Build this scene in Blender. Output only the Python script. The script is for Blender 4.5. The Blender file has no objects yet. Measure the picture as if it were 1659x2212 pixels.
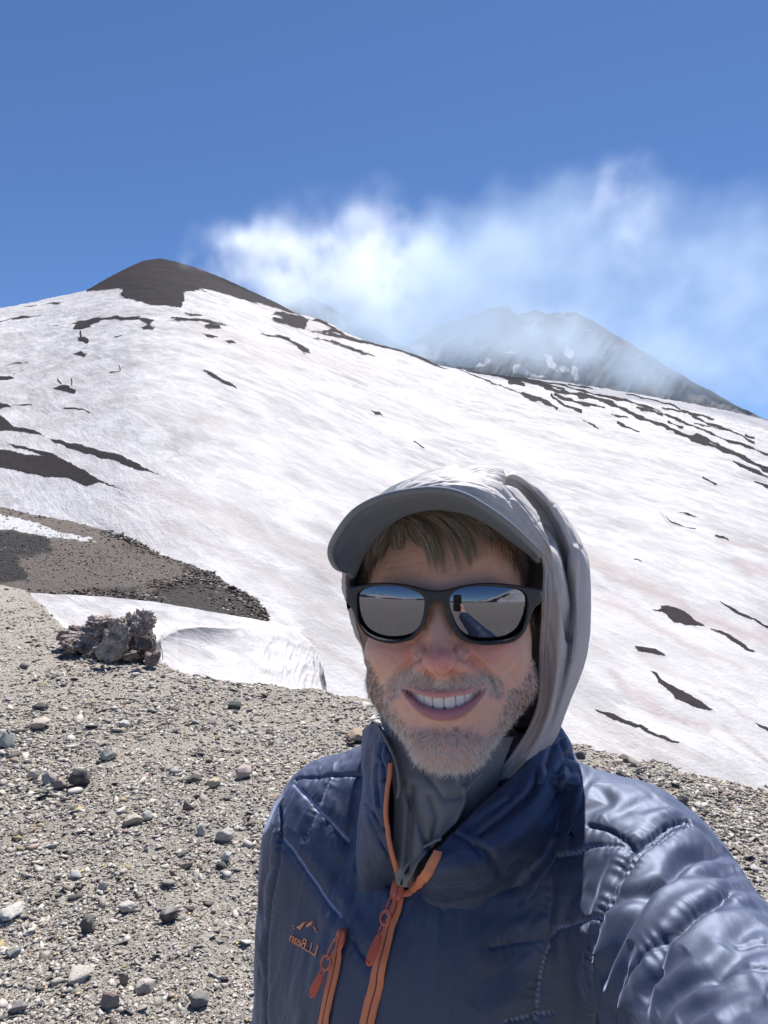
import bpy, math, random
import numpy as np
from mathutils import Vector, Matrix
from mathutils.bvhtree import BVHTree

S = bpy.context.scene
COL = S.collection
RNG = np.random.default_rng(7)
random.seed(7)
rad = math.radians

# ------------------------------------------------------------------ camera
FPX = 1471.0                      # focal length in units of a 1659 x 2212 frame
PITCH = rad(1.7)
CAM = np.array([0.0, 0.0, 1.70])
cam_data = bpy.data.cameras.new('camera')
cam = bpy.data.objects.new('camera', cam_data)
COL.objects.link(cam)
cam.location = CAM
cam.rotation_euler = (math.pi / 2 + PITCH, 0, 0)
cam_data.sensor_fit = 'VERTICAL'
cam_data.angle = 2 * math.atan(1106 / FPX)
cam_data.clip_start = 0.01
cam_data.clip_end = 60000
S.camera = cam

# ------------------------------------------------------------------ sky and sun
SUN_EL, SUN_AZ = 63.0, 21.0
world = bpy.data.worlds.new('World')
S.world = world
world.use_nodes = True
wn = world.node_tree.nodes
sky = wn.new('ShaderNodeTexSky')
sky.sky_type = 'NISHITA'
sky.sun_disc = False
sky.sun_elevation = rad(SUN_EL)
sky.sun_rotation = rad(SUN_AZ)
sky.altitude = 2900
sky.air_density = 1.0
sky.dust_density = 0.1
sky.ozone_density = 10.0
world.node_tree.links.new(sky.outputs[0], wn['Background'].inputs[0])
wn['Background'].inputs[1].default_value = 0.0585
sun_data = bpy.data.lights.new('sun', 'SUN')
sun_data.energy = 3.3
sun_data.angle = rad(0.53)
sun_data.color = (1.0, 0.955, 0.90)
sun = bpy.data.objects.new('sun', sun_data)
COL.objects.link(sun)
sd = Vector((math.sin(rad(SUN_AZ)) * math.cos(rad(SUN_EL)), math.cos(rad(SUN_AZ)) * math.cos(rad(SUN_EL)), math.sin(rad(SUN_EL))))
sun.rotation_euler = sd.to_track_quat('Z', 'Y').to_euler()
sun.location = (3, 8, 20)
S.view_settings.view_transform = 'Standard'
S.view_settings.look = 'None'
S.view_settings.exposure = 1.25
S.view_settings.gamma = 1.0
S.render.engine = 'CYCLES'
cy = S.cycles
cy.use_denoising = True
cy.max_bounces = 8
cy.diffuse_bounces = 3
cy.glossy_bounces = 3
cy.transmission_bounces = 3
cy.transparent_max_bounces = 48
cy.volume_bounces = 6
cy.volume_max_steps = 256
cy.caustics_reflective = False
cy.caustics_refractive = False

# ------------------------------------------------------------------ helpers
cp, sp_ = math.cos(PITCH), math.sin(PITCH)
CF = np.array([0, cp, sp_]); CU = np.array([0, -sp_, cp]); CR = np.array([1.0, 0, 0])


def ray(px, py):
    px = np.asarray(px, float); py = np.asarray(py, float)
    return CF + CR * ((px - 829.5) / FPX)[..., None] + CU * ((1106 - py) / FPX)[..., None]


def W(px, py, d):
    """world point seen at (px, py) of the 1659 x 2212 frame, d metres deep"""
    return CAM + ray(px, py) * np.asarray(d, float)[..., None]


def C2W(p):
    """camera space (right, depth, up) to world"""
    p = np.asarray(p, float)
    return CAM + CR * p[..., 0:1] + CF * p[..., 1:2] + CU * p[..., 2:3]


def W2P(p):
    q = np.asarray(p, float) - CAM
    d = q @ CF
    return 829.5 + FPX * (q @ CR) / d, 1106 - FPX * (q @ CU) / d, d


def mesh_np(name, v, f, mat=None, parent=None, smooth=True, attrs=None):
    v = np.ascontiguousarray(v, np.float32).reshape(-1, 3)
    me = bpy.data.meshes.new(name)
    if isinstance(f, (list, tuple)) and len(f) and not isinstance(f, np.ndarray) and isinstance(f[0], np.ndarray):
        fs = f
    else:
        fs = [np.asarray(f)]
    idx = np.concatenate([a.reshape(-1) for a in fs]).astype(np.int32)
    cnt = np.concatenate([np.full(len(a), a.shape[1], np.int32) for a in fs])
    me.vertices.add(len(v)); me.vertices.foreach_set('co', v.reshape(-1))
    me.loops.add(len(idx)); me.loops.foreach_set('vertex_index', idx)
    me.polygons.add(len(cnt))
    st = np.zeros(len(cnt), np.int32); st[1:] = np.cumsum(cnt)[:-1]
    me.polygons.foreach_set('loop_start', st)
    me.polygons.foreach_set('loop_total', cnt)
    me.update(calc_edges=True)
    me.validate()
    if smooth:
        me.polygons.foreach_set('use_smooth', np.ones(len(me.polygons), bool))
    if attrs:
        for k, a in attrs.items():
            a = np.asarray(a, np.float32)
            if a.ndim == 1:
                at = me.attributes.new(k, 'FLOAT', 'POINT'); at.data.foreach_set('value', a)
            else:
                at = me.attributes.new(k, 'FLOAT_COLOR', 'POINT')
                if a.shape[1] == 3:
                    a = np.concatenate([a, np.ones((len(a), 1), np.float32)], 1)
                at.data.foreach_set('color', np.ascontiguousarray(a).reshape(-1))
    if mat is not None:
        me.materials.append(mat)
    o = bpy.data.objects.new(name, me)
    COL.objects.link(o)
    if parent is not None:
        adopt(o, parent)
    return o


def root_matrix(o):
    m = o.matrix_basis.copy()
    while o.parent is not None:
        m = o.parent.matrix_basis @ o.matrix_parent_inverse @ m
        o = o.parent
    return m


def adopt(o, parent):
    o.parent = parent
    o.matrix_parent_inverse = root_matrix(parent).inverted()


def empty(name, loc):
    o = bpy.data.objects.new(name, None)
    o.empty_display_size = 0.1
    COL.objects.link(o)
    o.location = Vector([float(x) for x in loc])
    return o


def tag(o, label=None, cat=None, group=None, kind=None):
    if label: o['label'] = label
    if cat: o['category'] = cat
    if group: o['group'] = group
    if kind: o['kind'] = kind
    return o


def grid_faces(nu, nv, wrap_u=False):
    i = np.arange(nu if wrap_u else nu - 1)[:, None]; j = np.arange(nv - 1)[None, :]
    i2 = (i + 1) % nu
    a = i * nv + j; b = i2 * nv + j; c = i2 * nv + j + 1; d = i * nv + j + 1
    return np.stack([a, b, c, d], -1).reshape(-1, 4)


# gradient-free value noise, vectorised
def _hash(ix, iy, iz, seed):
    h = (ix * 374761393 + iy * 668265263 + iz * 2147483647 * 3 + seed * 974634777) & 0xffffffff
    h = ((h ^ (h >> 13)) * 1274126177) & 0xffffffff
    h = (h ^ (h >> 16)) & 0xffffff
    return h.astype(np.float32) / 0xffffff


def vnoise(p, seed=0):
    p = np.asarray(p, float)
    i = np.floor(p).astype(np.int64); f = p - i
    f = f * f * f * (f * (f * 6 - 15) + 10)
    x, y, z = i[..., 0], i[..., 1], i[..., 2]
    fx, fy, fz = f[..., 0], f[..., 1], f[..., 2]
    def H(a, b, c): return _hash(x + a, y + b, z + c, seed)
    c00 = H(0, 0, 0) * (1 - fx) + H(1, 0, 0) * fx
    c10 = H(0, 1, 0) * (1 - fx) + H(1, 1, 0) * fx
    c01 = H(0, 0, 1) * (1 - fx) + H(1, 0, 1) * fx
    c11 = H(0, 1, 1) * (1 - fx) + H(1, 1, 1) * fx
    a = c00 * (1 - fy) + c10 * fy; b = c01 * (1 - fy) + c11 * fy
    return (a * (1 - fz) + b * fz) * 2 - 1


def fbm(p, octaves=4, seed=0, gain=0.5, lac=2.03):
    p = np.asarray(p, float); t = 0; a = 1.0
    for k in range(octaves):
        t = t + a * vnoise(p + 17.3 * k, seed + k); a *= gain; p = p * lac
    return t


def interp(tab, x):
    t = np.asarray(tab, float)
    return np.interp(x, t[:, 0], t[:, 1])


def in_poly(px, py, poly):
    poly = np.asarray(poly, float)
    inside = np.zeros(px.shape, bool)
    x0, y0 = poly[:, 0], poly[:, 1]
    x1, y1 = np.roll(x0, -1), np.roll(y0, -1)
    for a, b, c, d in zip(x0, y0, x1, y1):
        if b == d: continue
        cnd = ((b > py) != (d > py))
        inside ^= cnd & (px < (c - a) * (py - b) / (d - b) + a)
    return inside


def seg_dist(px, py, pts, closed=False):
    """2D distance to a polyline"""
    pts = np.asarray(pts, float)
    if closed: pts = np.vstack([pts, pts[:1]])
    best = np.full(px.shape, 1e9)
    for (a, b), (c, d) in zip(pts[:-1, :2], pts[1:, :2]):
        dx, dy = c - a, d - b
        t = np.clip(((px - a) * dx + (py - b) * dy) / (dx * dx + dy * dy + 1e-12), 0, 1)
        best = np.minimum(best, np.hypot(px - a - t * dx, py - b - t * dy))
    return best


def sdf_poly(px, py, poly):
    d = seg_dist(px, py, poly, True)
    return np.where(in_poly(px, py, poly), -d, d)


def smooth_step(a, b, x):
    t = np.clip((x - a) / (b - a), 0, 1)
    return t * t * (3 - 2 * t)


# ---- material node helper
class NT:
    def __init__(self, name):
        self.m = bpy.data.materials.new(name)
        self.m.use_nodes = True
        self.t = self.m.node_tree
        self.n = self.t.nodes
        self.b = self.n['Principled BSDF']
        self.out = self.n['Material Output']

    def add(self, typ, **kw):
        n = self.n.new(typ)
        for k, v in kw.items():
            setattr(n, k, v)
        return n

    def link(self, a, b):
        self.t.links.new(a, b)

    def set(self, **kw):
        for k, v in kw.items():
            k = k.replace('_', ' ')
            if k in self.b.inputs:
                s = self.b.inputs[k]
                if hasattr(v, 'is_output'): self.link(v, s)
                else: s.default_value = (*v, 1) if isinstance(v, tuple) and len(v) == 3 and s.type == 'RGBA' else v
        return self

    def coords(self, kind='Object', scale=(1, 1, 1), rot=(0, 0, 0)):
        tc = self.add('ShaderNodeTexCoord')
        mp = self.add('ShaderNodeMapping')
        mp.inputs['Scale'].default_value = scale
        mp.inputs['Rotation'].default_value = rot
        self.link(tc.outputs[kind], mp.inputs[0])
        return mp.outputs[0]

    def aniso(self, theta, scale, kind='Object'):
        a = self.coords(kind, (1, 1, 1), (0, rad(theta), 0))
        mp = self.add('ShaderNodeMapping')
        mp.inputs['Scale'].default_value = scale
        self.link(a, mp.inputs[0])
        return mp.outputs[0]

    def noise(self, vec, scale, detail=4, rough=0.55, dist=0.0):
        n = self.add('ShaderNodeTexNoise')
        n.inputs['Scale'].default_value = scale
        n.inputs['Detail'].default_value = detail
        n.inputs['Roughness'].default_value = rough
        n.inputs['Distortion'].default_value = dist
        if vec is not None: self.link(vec, n.inputs['Vector'])
        return n.outputs['Fac']

    def ramp(self, fac, stops):
        r = self.add('ShaderNodeValToRGB')
        el = r.color_ramp.elements
        while len(el) < len(stops): el.new(0.5)
        for e, (p, c) in zip(el, stops):
            e.position = p
            if isinstance(c, (int, float)): c = (c, c, c)
            e.color = (*c, 1)
        self.link(fac, r.inputs[0])
        return r.outputs[0]

    def mix(self, fac, a, b, mode='MIX'):
        m = self.add('ShaderNodeMix', data_type='RGBA', blend_type=mode)
        for s, v in ((m.inputs[0], fac), (m.inputs[6], a), (m.inputs[7], b)):
            if hasattr(v, 'is_output'): self.link(v, s)
            else: s.default_value = v if isinstance(v, (int, float)) else (*v, 1)
        return m.outputs[2]

    def math(self, op, a, b=0.0, c=None, clamp=False):
        m = self.add('ShaderNodeMath', operation=op, use_clamp=clamp)
        for s, v in zip(m.inputs, (a, b, c)):
            if v is None: continue
            if hasattr(v, 'is_output'): self.link(v, s)
            else: s.default_value = v
        return m.outputs[0]

    def attr(self, name, out='Fac'):
        a = self.add('ShaderNodeAttribute', attribute_name=name)
        return a.outputs[out]

    def bump(self, h, strength=0.5, dist=0.01, normal=None):
        b = self.add('ShaderNodeBump')
        b.inputs['Strength'].default_value = strength
        b.inputs['Distance'].default_value = dist
        self.link(h, b.inputs['Height'])
        if normal is not None: self.link(normal, b.inputs['Normal'])
        return b.outputs[0]
# ================================================================== TERRAIN
def zl(x, y): return (x * .5, 530.9 + y * .5)          # photo readings -> frame units
def zr(x, y): return (829.5 + x * .5, 530.9 + y * .5)
def zq(x, y): return (1128 + x * .36, 995.4 + y * .36)
def zm(x, y): return (x * .5, 995.4 + y * .5)
def P(f, *xy): return [f(a, b) for a, b in zip(xy[::2], xy[1::2])]

SKY_L = [(-900, 760), (-500, 720), (-200, 690), (0, 665), (60, 655), (120, 641), (185, 628), (240, 596), (280, 576), (310, 563), (345, 558), (380, 565), (430, 580),
         (480, 600), (550, 632), (600, 655), (640, 677), (700, 691), (740, 715), (800, 739), (860, 755), (900, 766), (950, 790), (1000, 799),
         (1060, 808), (1100, 813), (1200, 823), (1300, 838), (1400, 856), (1500, 873), (1600, 894), (1659, 908), (1900, 985), (2300, 1090), (2700, 1150)]

rock_polys = [
    P(zl, 370,200, 480,190, 535,190, 520,210, 560,232, 650,255, 780,270, 800,235, 790,205, 870,190, 930,220, 1000,258, 960,235, 900,205, 870,183,
      950,205, 1050,235, 1130,250, 1200,275, 1300,302, 1300,200, 1000,60, 700,20, 500,60, 370,180),
    P(zl, 300,335, 350,318, 420,308, 520,305, 600,310, 670,322, 640,345, 600,325, 520,322, 440,322, 390,345, 400,350, 350,365, 315,362, 325,345),
    P(zl, 610,352, 640,345, 670,350, 660,360, 620,363),
    P(zl, 720,322, 780,315, 860,318, 930,328, 985,342, 920,340, 850,332, 780,326),
    P(zl, 880,350, 905,338, 945,345, 955,355, 900,358), P(zl, 870,378, 910,378, 945,388, 925,398, 890,392),
    P(zl, 970,410, 1000,408, 1015,416, 990,424),
    P(zl, 1130,382, 1190,388, 1250,402, 1300,425, 1330,450, 1345,475, 1310,462, 1285,435, 1230,412, 1170,398),
    P(zl, 1340,398, 1400,402, 1460,418, 1530,440, 1620,480, 1560,468, 1490,440, 1420,415),
    P(zl, 1170,295, 1220,284, 1300,305, 1340,320, 1325,345, 1310,362, 1250,345, 1215,335, 1180,322, 1175,310, 1230,312),
    P(zl, 1345,325, 1370,312, 1430,345, 1510,392, 1450,378, 1340,370, 1410,365, 1430,358, 1390,338),
    P(zl, 1340,372, 1420,378, 1500,390, 1659,428, 1659,440, 1560,420, 1480,402, 1400,388),
    P(zl, 875,535, 930,560, 980,590, 1030,625, 990,612, 940,585, 900,558), P(zl, 1600,712, 1640,720, 1659,738, 1620,732),
    P(zl, 225,618, 260,605, 300,605, 325,625, 320,637, 290,635, 250,628), P(zl, 335,395, 365,392, 385,412, 375,428, 345,412),
    P(zl, 315,468, 350,457, 380,465, 370,478, 330,473), P(zl, -90,660, 30,685, 45,700, 0,705, -90,690),
    P(zl, -400,640, 0,735, 25,745, 60,780, 130,795, 200,825, 170,822, 90,808, 0,800, -400,740),
    P(zl, 210,835, 260,842, 340,855, 430,885, 520,905, 600,945, 620,960, 690,993, 600,972, 500,935, 400,908, 320,880, 240,855),
    P(zl, 30,855, 120,875, 180,885, 250,915, 320,945, 390,985, 440,1015, 550,1062, 470,1036, 430,1020, 380,1038, 300,1010, 160,990, 60,968, -400,930,
      -400,850, 0,880, 60,890, 120,905, 190,912, 120,885, 60,872),
    P(zl, 35,318, 90,305, 180,300, 130,310, 60,320), P(zl, -60,565, 40,560, 60,572, 0,580), P(zl, 190,255, 230,247, 275,246, 250,254),
    P(zl, 800,295, 850,295, 875,305, 820,303), P(zl, 100,262, 160,258, 130,266),
    P(zr, -10,428, 60,440, 130,470, 200,495, 270,535, 220,520, 150,490, 80,460, -10,438),
    P(zq, 780,890, 840,890, 835,872, 870,870, 930,885, 1000,920, 1050,960, 1100,995, 1060,995, 980,985, 900,960, 850,915),
    P(zq, 1100,998, 1190,1015, 1260,1045, 1340,1095, 1395,1140, 1390,1152, 1330,1130, 1260,1080, 1190,1035),
    P(zq, 668,1106, 740,1112, 800,1125, 865,1170, 800,1162, 700,1140),
    P(zq, 770,1260, 800,1270, 830,1310, 880,1345, 960,1380, 1060,1440, 1158,1500, 1080,1490, 1000,1465, 920,1425, 870,1380, 820,1330, 795,1290),
    P(zq, 440,1493, 520,1508, 620,1550, 700,1580, 780,1605, 760,1610, 820,1640, 900,1670, 945,1692, 930,1702, 860,1680, 780,1650, 700,1605, 600,1570, 500,1530),
    P(zq, 1165,833, 1230,865, 1320,905, 1390,942, 1320,920, 1240,880), P(zq, 945,302, 990,310, 1045,342, 990,330),
    P(zq, 1380,1570, 1475,1600, 1600,1640, 1600,1660, 1475,1622, 1420,1600), P(zq, 1088,98, 1130,118, 1165,135, 1120,118),
]
rock_lines = [
    (P(zr, 290,520, 360,550, 450,585, 540,620, 620,655), 1.5), (P(zr, 600,640, 640,660, 700,680, 750,705), 4),
    (P(zr, 360,540, 500,560, 600,600), 3.2), (P(zr, 540,590, 600,603), 3),
    (P(zr, 500,560, 650,590, 760,635, 900,655, 1000,690, 1080,735, 1200,775, 1300,820, 1400,860, 1520,900, 1659,970, 1900,1090), 4.6),
    (P(zr, 720,650, 780,690, 850,715), 3), (P(zr, 740,645, 820,675), 3.4), (P(zr, 800,665, 870,685, 950,697), 3),
    (P(zr, 600,575, 760,600, 900,640, 1050,670, 1200,720, 1330,780, 1480,840, 1600,880, 1659,905), 2.4),
    (P(zr, 1010,765, 1060,785, 1100,805), 2.2), (P(zr, 860,760, 930,790), 1.3), (P(zr, 1510,935, 1600,975, 1659,1005, 1800,1060), 3),
    (P(zr, 1200,700, 1350,730, 1420,750), 2.4), (P(zr, 1350,820, 1500,890, 1560,915), 4), (P(zr, 1600,1020, 1659,1045, 1800,1100), 3),
    (P(zr, 800,600, 900,615), 2), (P(zr, 1050,640, 1250,690, 1400,770, 1500,800, 1600,850), 1.6), (P(zr, 130,845, 150,860, 175,878), 1.6),
    (P(zr, 1380,1000, 1430,1030), 1.8), (P(zr, 980,730, 1050,745), 2), (P(zr, 1090,700, 1200,730), 2.6), (P(zr, 1230,765, 1290,785), 3),
    (P(zr, 1340,770, 1480,800), 1.4), (P(zr, 400,545, 700,600, 780,625), 2.2), (P(zr, 1560,820, 1600,835), 2.5),
    (P(zq, 1390,942, 1475,990, 1600,1060), 1.6), (P(zq, 1390,125, 1475,155), 2), (P(zq, 1160,450, 1230,470, 1240,482), 1.6),
    (P(zq, 860,345, 900,375, 960,392, 1040,410), 1.1), (P(zq, 675,588, 718,606), 1.2), (P(zl, 480,548, 515,545), 1.8), (P(zl, 515,515, 520,540), 1.3),
    (P(zl, 280,702, 330,702, 385,726), 1.8), (P(zl, 60,550, 100,535), 1.6), (P(zl, 30,515, 120,505), 1.2), (P(zl, 50,690, 140,688), 1.4),
    (P(zl, 740,312, 830,322), 1.6), (P(zl, 345,372, 350,395), 1.8), (P(zl, 225,342, 255,345), 1.6), (P(zl, 500,388, 530,386), 1.4),
    (P(zl, 255,575, 262,600), 1.3), (P(zl, 308,575, 312,600), 1.3), (P(zl, 0,330, 40,322), 1.5),
]
dirt_lines = [
    (P(zq, 400,590, 560,680, 720,760, 900,830, 1050,920, 1250,1000, 1450,1060, 1700,1120), 14, .8), (P(zq, 1160,455, 1300,500, 1475,560), 6, .9),
    (P(zq, 1280,620, 1350,650, 1475,690), 10, .9), (P(zq, 440,830, 650,930, 850,1040, 1100,1150, 1350,1260), 8, .7),
    (P(zq, 430,1065, 500,1110, 515,1150), 3, .6), (P(zq, 520,1270, 700,1430, 850,1530, 1110,1615), 11, .8), (P(zq, 1050,1390, 1250,1460, 1400,1560), 4, .6),
    (P(zq, 1200,1600, 1330,1690, 1475,1810, 1600,1900), 5, .7), (P(zq, 820,320, 880,365, 950,390), 3, .8),
    ([(330, 1050), (450, 1110), (600, 1175), (800, 1260)], 26, .55), ([(230, 1090), (500, 1200), (700, 1320), (800, 1400)], 14, .4),
    ([(560, 640), (640, 690), (760, 735)], 16, .6), ([(420, 700), (560, 760), (800, 800)], 22, .4), ([(600, 1345), (700, 1400), (800, 1470)], 8, .6),
    (P(zq, 480,1560, 700,1650, 850,1720, 1100,1800), 9, .4), (P(zq, 700,1170, 800,1230, 1100,1340, 1400,1420), 7, .35),
]

# --- main volcano slope
Z0 = -60.0
nu, nv = 1500, 760
uu = np.concatenate([np.linspace(-900, -60, 60, endpoint=False), np.linspace(-60, 1720, nu, endpoint=False), np.linspace(1720, 2700, 60)])
NU = len(uu)
PX = np.repeat(uu[:, None], nv, 1)
skyl = interp(SKY_L, uu)
skyl = skyl + 1.0 * vnoise(np.stack([uu * .09, uu * 0, uu * 0], -1), 5) * ((uu > 640) | (uu < 180)) + .5 * vnoise(np.stack([uu * .35, uu * 0, uu * 0], -1), 6)
vv = np.linspace(0, 1, nv)
PYb = 1900.0
PY = skyl[:, None] + (PYb - skyl)[:, None] * vv[None, :] ** 1.15
dsky = interp([(-900, 500), (0, 760), (185, 860), (345, 900), (640, 900), (900, 1000), (1200, 1250), (1659, 1500), (2700, 1700)], uu)
kx = np.arange(-700, 701, 10.0); kw = np.exp(-(kx / 160) ** 2); kw /= kw.sum()
sm = sum(w_ * interp(SKY_L, uu + k_) for k_, w_ in zip(kx, kw))
tsky = (1150 - sm) / FPX
g = tsky + 60.0 / dsky
T = (1150 - PY) / FPX
gap = g[:, None] - T; mn = .6 * 60 / dsky[:, None]
D = 60.0 / (mn + (gap - mn) * .5 + np.sqrt(((gap - mn) * .5) ** 2 + (.25 * mn) ** 2))
m_rock = np.zeros_like(PX)
jit = 3.0 * fbm(np.stack([PX * .06, PY * .06, PX * 0], -1), 3, 3) 
jit2 = 3.0 * fbm(np.stack([PX * .06, PY * .06, PX * 0 + 9], -1), 3, 13)
QX, QY = PX + jit * .8, PY + jit2 * .55
front = (PY < 1760)
for poly in rock_polys:
    pa = np.asarray(poly); a0, b0 = pa.min(0) - 8; a1, b1 = pa.max(0) + 8
    s = (QX > a0) & (QX < a1) & (QY > b0) & (QY < b1)
    if s.any():
        d_ = sdf_poly(QX[s], QY[s], poly)
        m_rock[s] = np.maximum(m_rock[s], np.clip(.5 - d_ / 9.0, 0, 1))
for ln, w_ in rock_lines:
    pa = np.asarray(ln); a0, b0 = pa.min(0) - 12; a1, b1 = pa.max(0) + 12
    s = (QX > a0) & (QX < a1) & (QY > b0) & (QY < b1)
    if s.any():
        wv = w_ * (.95 + .5 * vnoise(np.stack([QX[s] * .05, QY[s] * .05, 0 * QX[s]], -1), 21))
        d_ = seg_dist(QX[s], QY[s], ln) - np.maximum(wv, .5 * w_)
        m_rock[s] = np.maximum(m_rock[s], np.clip(.5 - d_ / 3.0, 0, 1))
m_dirt = np.zeros_like(PX)
for ln, w_, a_ in dirt_lines:
    pa = np.asarray(ln); a0, b0 = pa.min(0) - 3 * w_ - 20; a1, b1 = pa.max(0) + 3 * w_ + 20
    s = (PX > a0) & (PX < a1) & (PY > b0) & (PY < b1)
    if s.any():
        qx, qy = PX[s] + 9 * fbm(np.stack([PX[s] * .02, PY[s] * .02, 0 * PX[s]], -1), 3, 31), PY[s] + 7 * fbm(np.stack([PX[s] * .02, PY[s] * .02, 0 * PX[s] + 5], -1), 3, 32)
        m_dirt[s] = np.maximum(m_dirt[s], a_ * np.exp(-(seg_dist(qx, qy, ln) / w_) ** 2))
# the stripes follow the fall line: anisotropic coordinates stored for the snow texture
Vw = W(PX, PY, D)
rough = fbm(Vw * np.array([.05, .05, .05]), 4, 41)
Vw[..., 2] += rough * .0022 * D * (1 - .5 * m_rock) * smooth_step(0, .05, vv)[None, :]
Vw[..., 2] += m_rock * (.0008 * D) * (1 + .7 * fbm(Vw * .07, 3, 47)) * smooth_step(0, .03, vv)[None, :]
# back of the mountain
back = []
for k, (dk, dz) in enumerate(((1.05, -.012), (1.2, -.09), (1.6, -.35), (2.2, -.75))):
    r = W(uu, skyl, D[:, 0] * dk)
    r[:, 2] = Vw[:, 0, 2] + dz * dsky
    back.append(r)
Vall = np.concatenate([np.stack(back[::-1], 1), Vw], 1)
pad = lambda a: np.concatenate([np.repeat(a[:, :1], 4, 1), a], 1).reshape(-1)
M = NT('snow_and_ash')
co = M.coords('Object')
# streaks run down to the right: rotate into the fall line
st = M.aniso(-28, (0.22, .12, 1.0))
n1 = M.noise(st, 0.32, 8, 0.62, .3)
n2 = M.noise(co, 0.02, 5, 0.6)
n3 = M.noise(co, 0.9, 6, 0.7)
n4 = M.noise(M.aniso(-26, (0.12, .1, 1.0)), 0.09, 6, 0.6)
base = M.ramp(n1, [(.32, (.25, .242, .247)), (.50, (.375, .369, .375)), (.64, (.51, .51, .522))])
n7 = M.noise(M.aniso(-30, (.3, .25, 1.0)), .75, 6, .7, .2)
base = M.mix(M.ramp(n7, [(.42, 0.0), (.60, .55)]), base, (.36, .35, .355))
n8 = M.noise(M.aniso(-24, (.35, .3, 1.0)), .22, 6, .7, .3)
base = M.mix(M.ramp(n8, [(.50, 0.0), (.62, .45)]), base, (.64, .64, .655))
base = M.mix(M.ramp(n4, [(.40, 0.0), (.62, .55)]), base, (.45, .42, .42), 'MIX')
base = M.mix(M.ramp(n2, [(.42, 0.0), (.7, .5)]), base, (.70, .70, .715))
base = M.mix(M.math('MULTIPLY', M.attr('dirt_and_shade'), M.math('ADD', .45, M.math('MULTIPLY', n3, .8))), base, (.38, .325, .315))
rockc = M.ramp(n3, [(.3, (.024, .022, .025)), (.55, (.040, .037, .040)), (.75, (.066, .060, .062))])
rockc = M.mix(M.ramp(n2, [(.4, 0.0), (.6, .45)]), rockc, (.052, .043, .043))
n5 = M.noise(co, .07, 9, .78)
rockc = M.mix(M.attr('pale'), rockc, M.ramp(n2, [(.35, (.075, .075, .085)), (.65, (.13, .125, .13))]))  # far rock paled in colour, standing in for smoke haze
rk = M.ramp(M.math('ADD', M.attr('rock'), M.math('ADD', M.math('MULTIPLY', M.math('SUBTRACT', n3, .5), .6), M.math('MULTIPLY', M.math('SUBTRACT', n5, .5), 1.5))), [(.44, 0.0), (.56, 1.0)])
colr = M.mix(rk, base, rockc)
M.set(Base_Color=colr, Roughness=.8, Specular_IOR_Level=M.math('MULTIPLY_ADD', rk, -.2, .22))
hgt = M.math('MULTIPLY', M.math('ADD', M.math('MULTIPLY', n1, 1.0), M.math('MULTIPLY', n3, .35)), M.math('MULTIPLY_ADD', rk, -.75, 1.0))
M.link(M.bump(hgt, .8, 1.1), M.b.inputs['Normal'])
snow_mat = M.m
mountain = mesh_np('snow_mountain', Vall.reshape(-1, 3), grid_faces(NU, nv + 4), snow_mat, attrs={'rock': pad(m_rock), 'dirt_and_shade': pad(m_dirt)})
tag(mountain, 'snow covered volcano slope streaked with dark ash below a bare cone', kind='structure')

# --- far summits behind the smoke
def far_sheet(name, sk, d0, d1, py_bot, polys_snow, lab, seed, lines=()):
    x0, x1 = sk[0][0], sk[-1][0]
    n_u, n_v = int((x1 - x0) / 1.6), 220
    u = np.linspace(x0, x1, n_u)
    s_ = interp(sk, u) + 1.6 * fbm(np.stack([u * .05, u * 0 + seed, u * 0], -1), 4, seed)
    bot = np.maximum(py_bot, s_ + 30)
    py = s_[:, None] + (bot - s_)[:, None] * np.linspace(0, 1, n_v)[None, :]
    px = np.repeat(u[:, None], n_v, 1)
    t = np.linspace(0, 1, n_v)[None, :]
    dd = d0 + (d1 - d0) * t
    # gullies and spurs give the cone relief
    gl = fbm(np.stack([px * .016 + py * .006, py * .006, px * 0], -1), 4, seed + 3)
    dd = dd * (1 + .035 * gl * smooth_step(0, .12, t))
    v = W(px, py, dd)
    qx = px + 5 * fbm(np.stack([px * .05, py * .05, px * 0], -1), 3, seed + 5)
    qy = py + 4 * fbm(np.stack([px * .05, py * .05, px * 0 + 4], -1), 3, seed + 6)
    sn = np.zeros_like(px)
    for po in polys_snow:
        sn = np.maximum(sn, np.clip(.5 - sdf_poly(qx, qy, po) / 3, 0, 1))
    for ln, w_ in lines:
        sn = np.maximum(sn, np.clip(.5 - (seg_dist(qx, qy, ln) - w_) / 2, 0, 1))
    bk = W(u, s_, d0 * 1.4); bk[:, 2] = v[:, 0, 2] - .3 * d0
    bk2 = W(u, s_, d0 * 1.06); bk2[:, 2] = v[:, 0, 2] - .03 * d0
    v = np.concatenate([np.stack([bk, bk2], 1), v], 1)
    sn = np.concatenate([sn[:, :1], sn[:, :1], sn], 1)
    o = mesh_np(name, v.reshape(-1, 3), grid_faces(n_u, n_v + 2), snow_mat, attrs={'rock': 1 - sn.reshape(-1), 'dirt_and_shade': sn.reshape(-1) * 0, 'pale': sn.reshape(-1) * 0 + 1})
    tag(o, lab, kind='structure')
    return o

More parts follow.
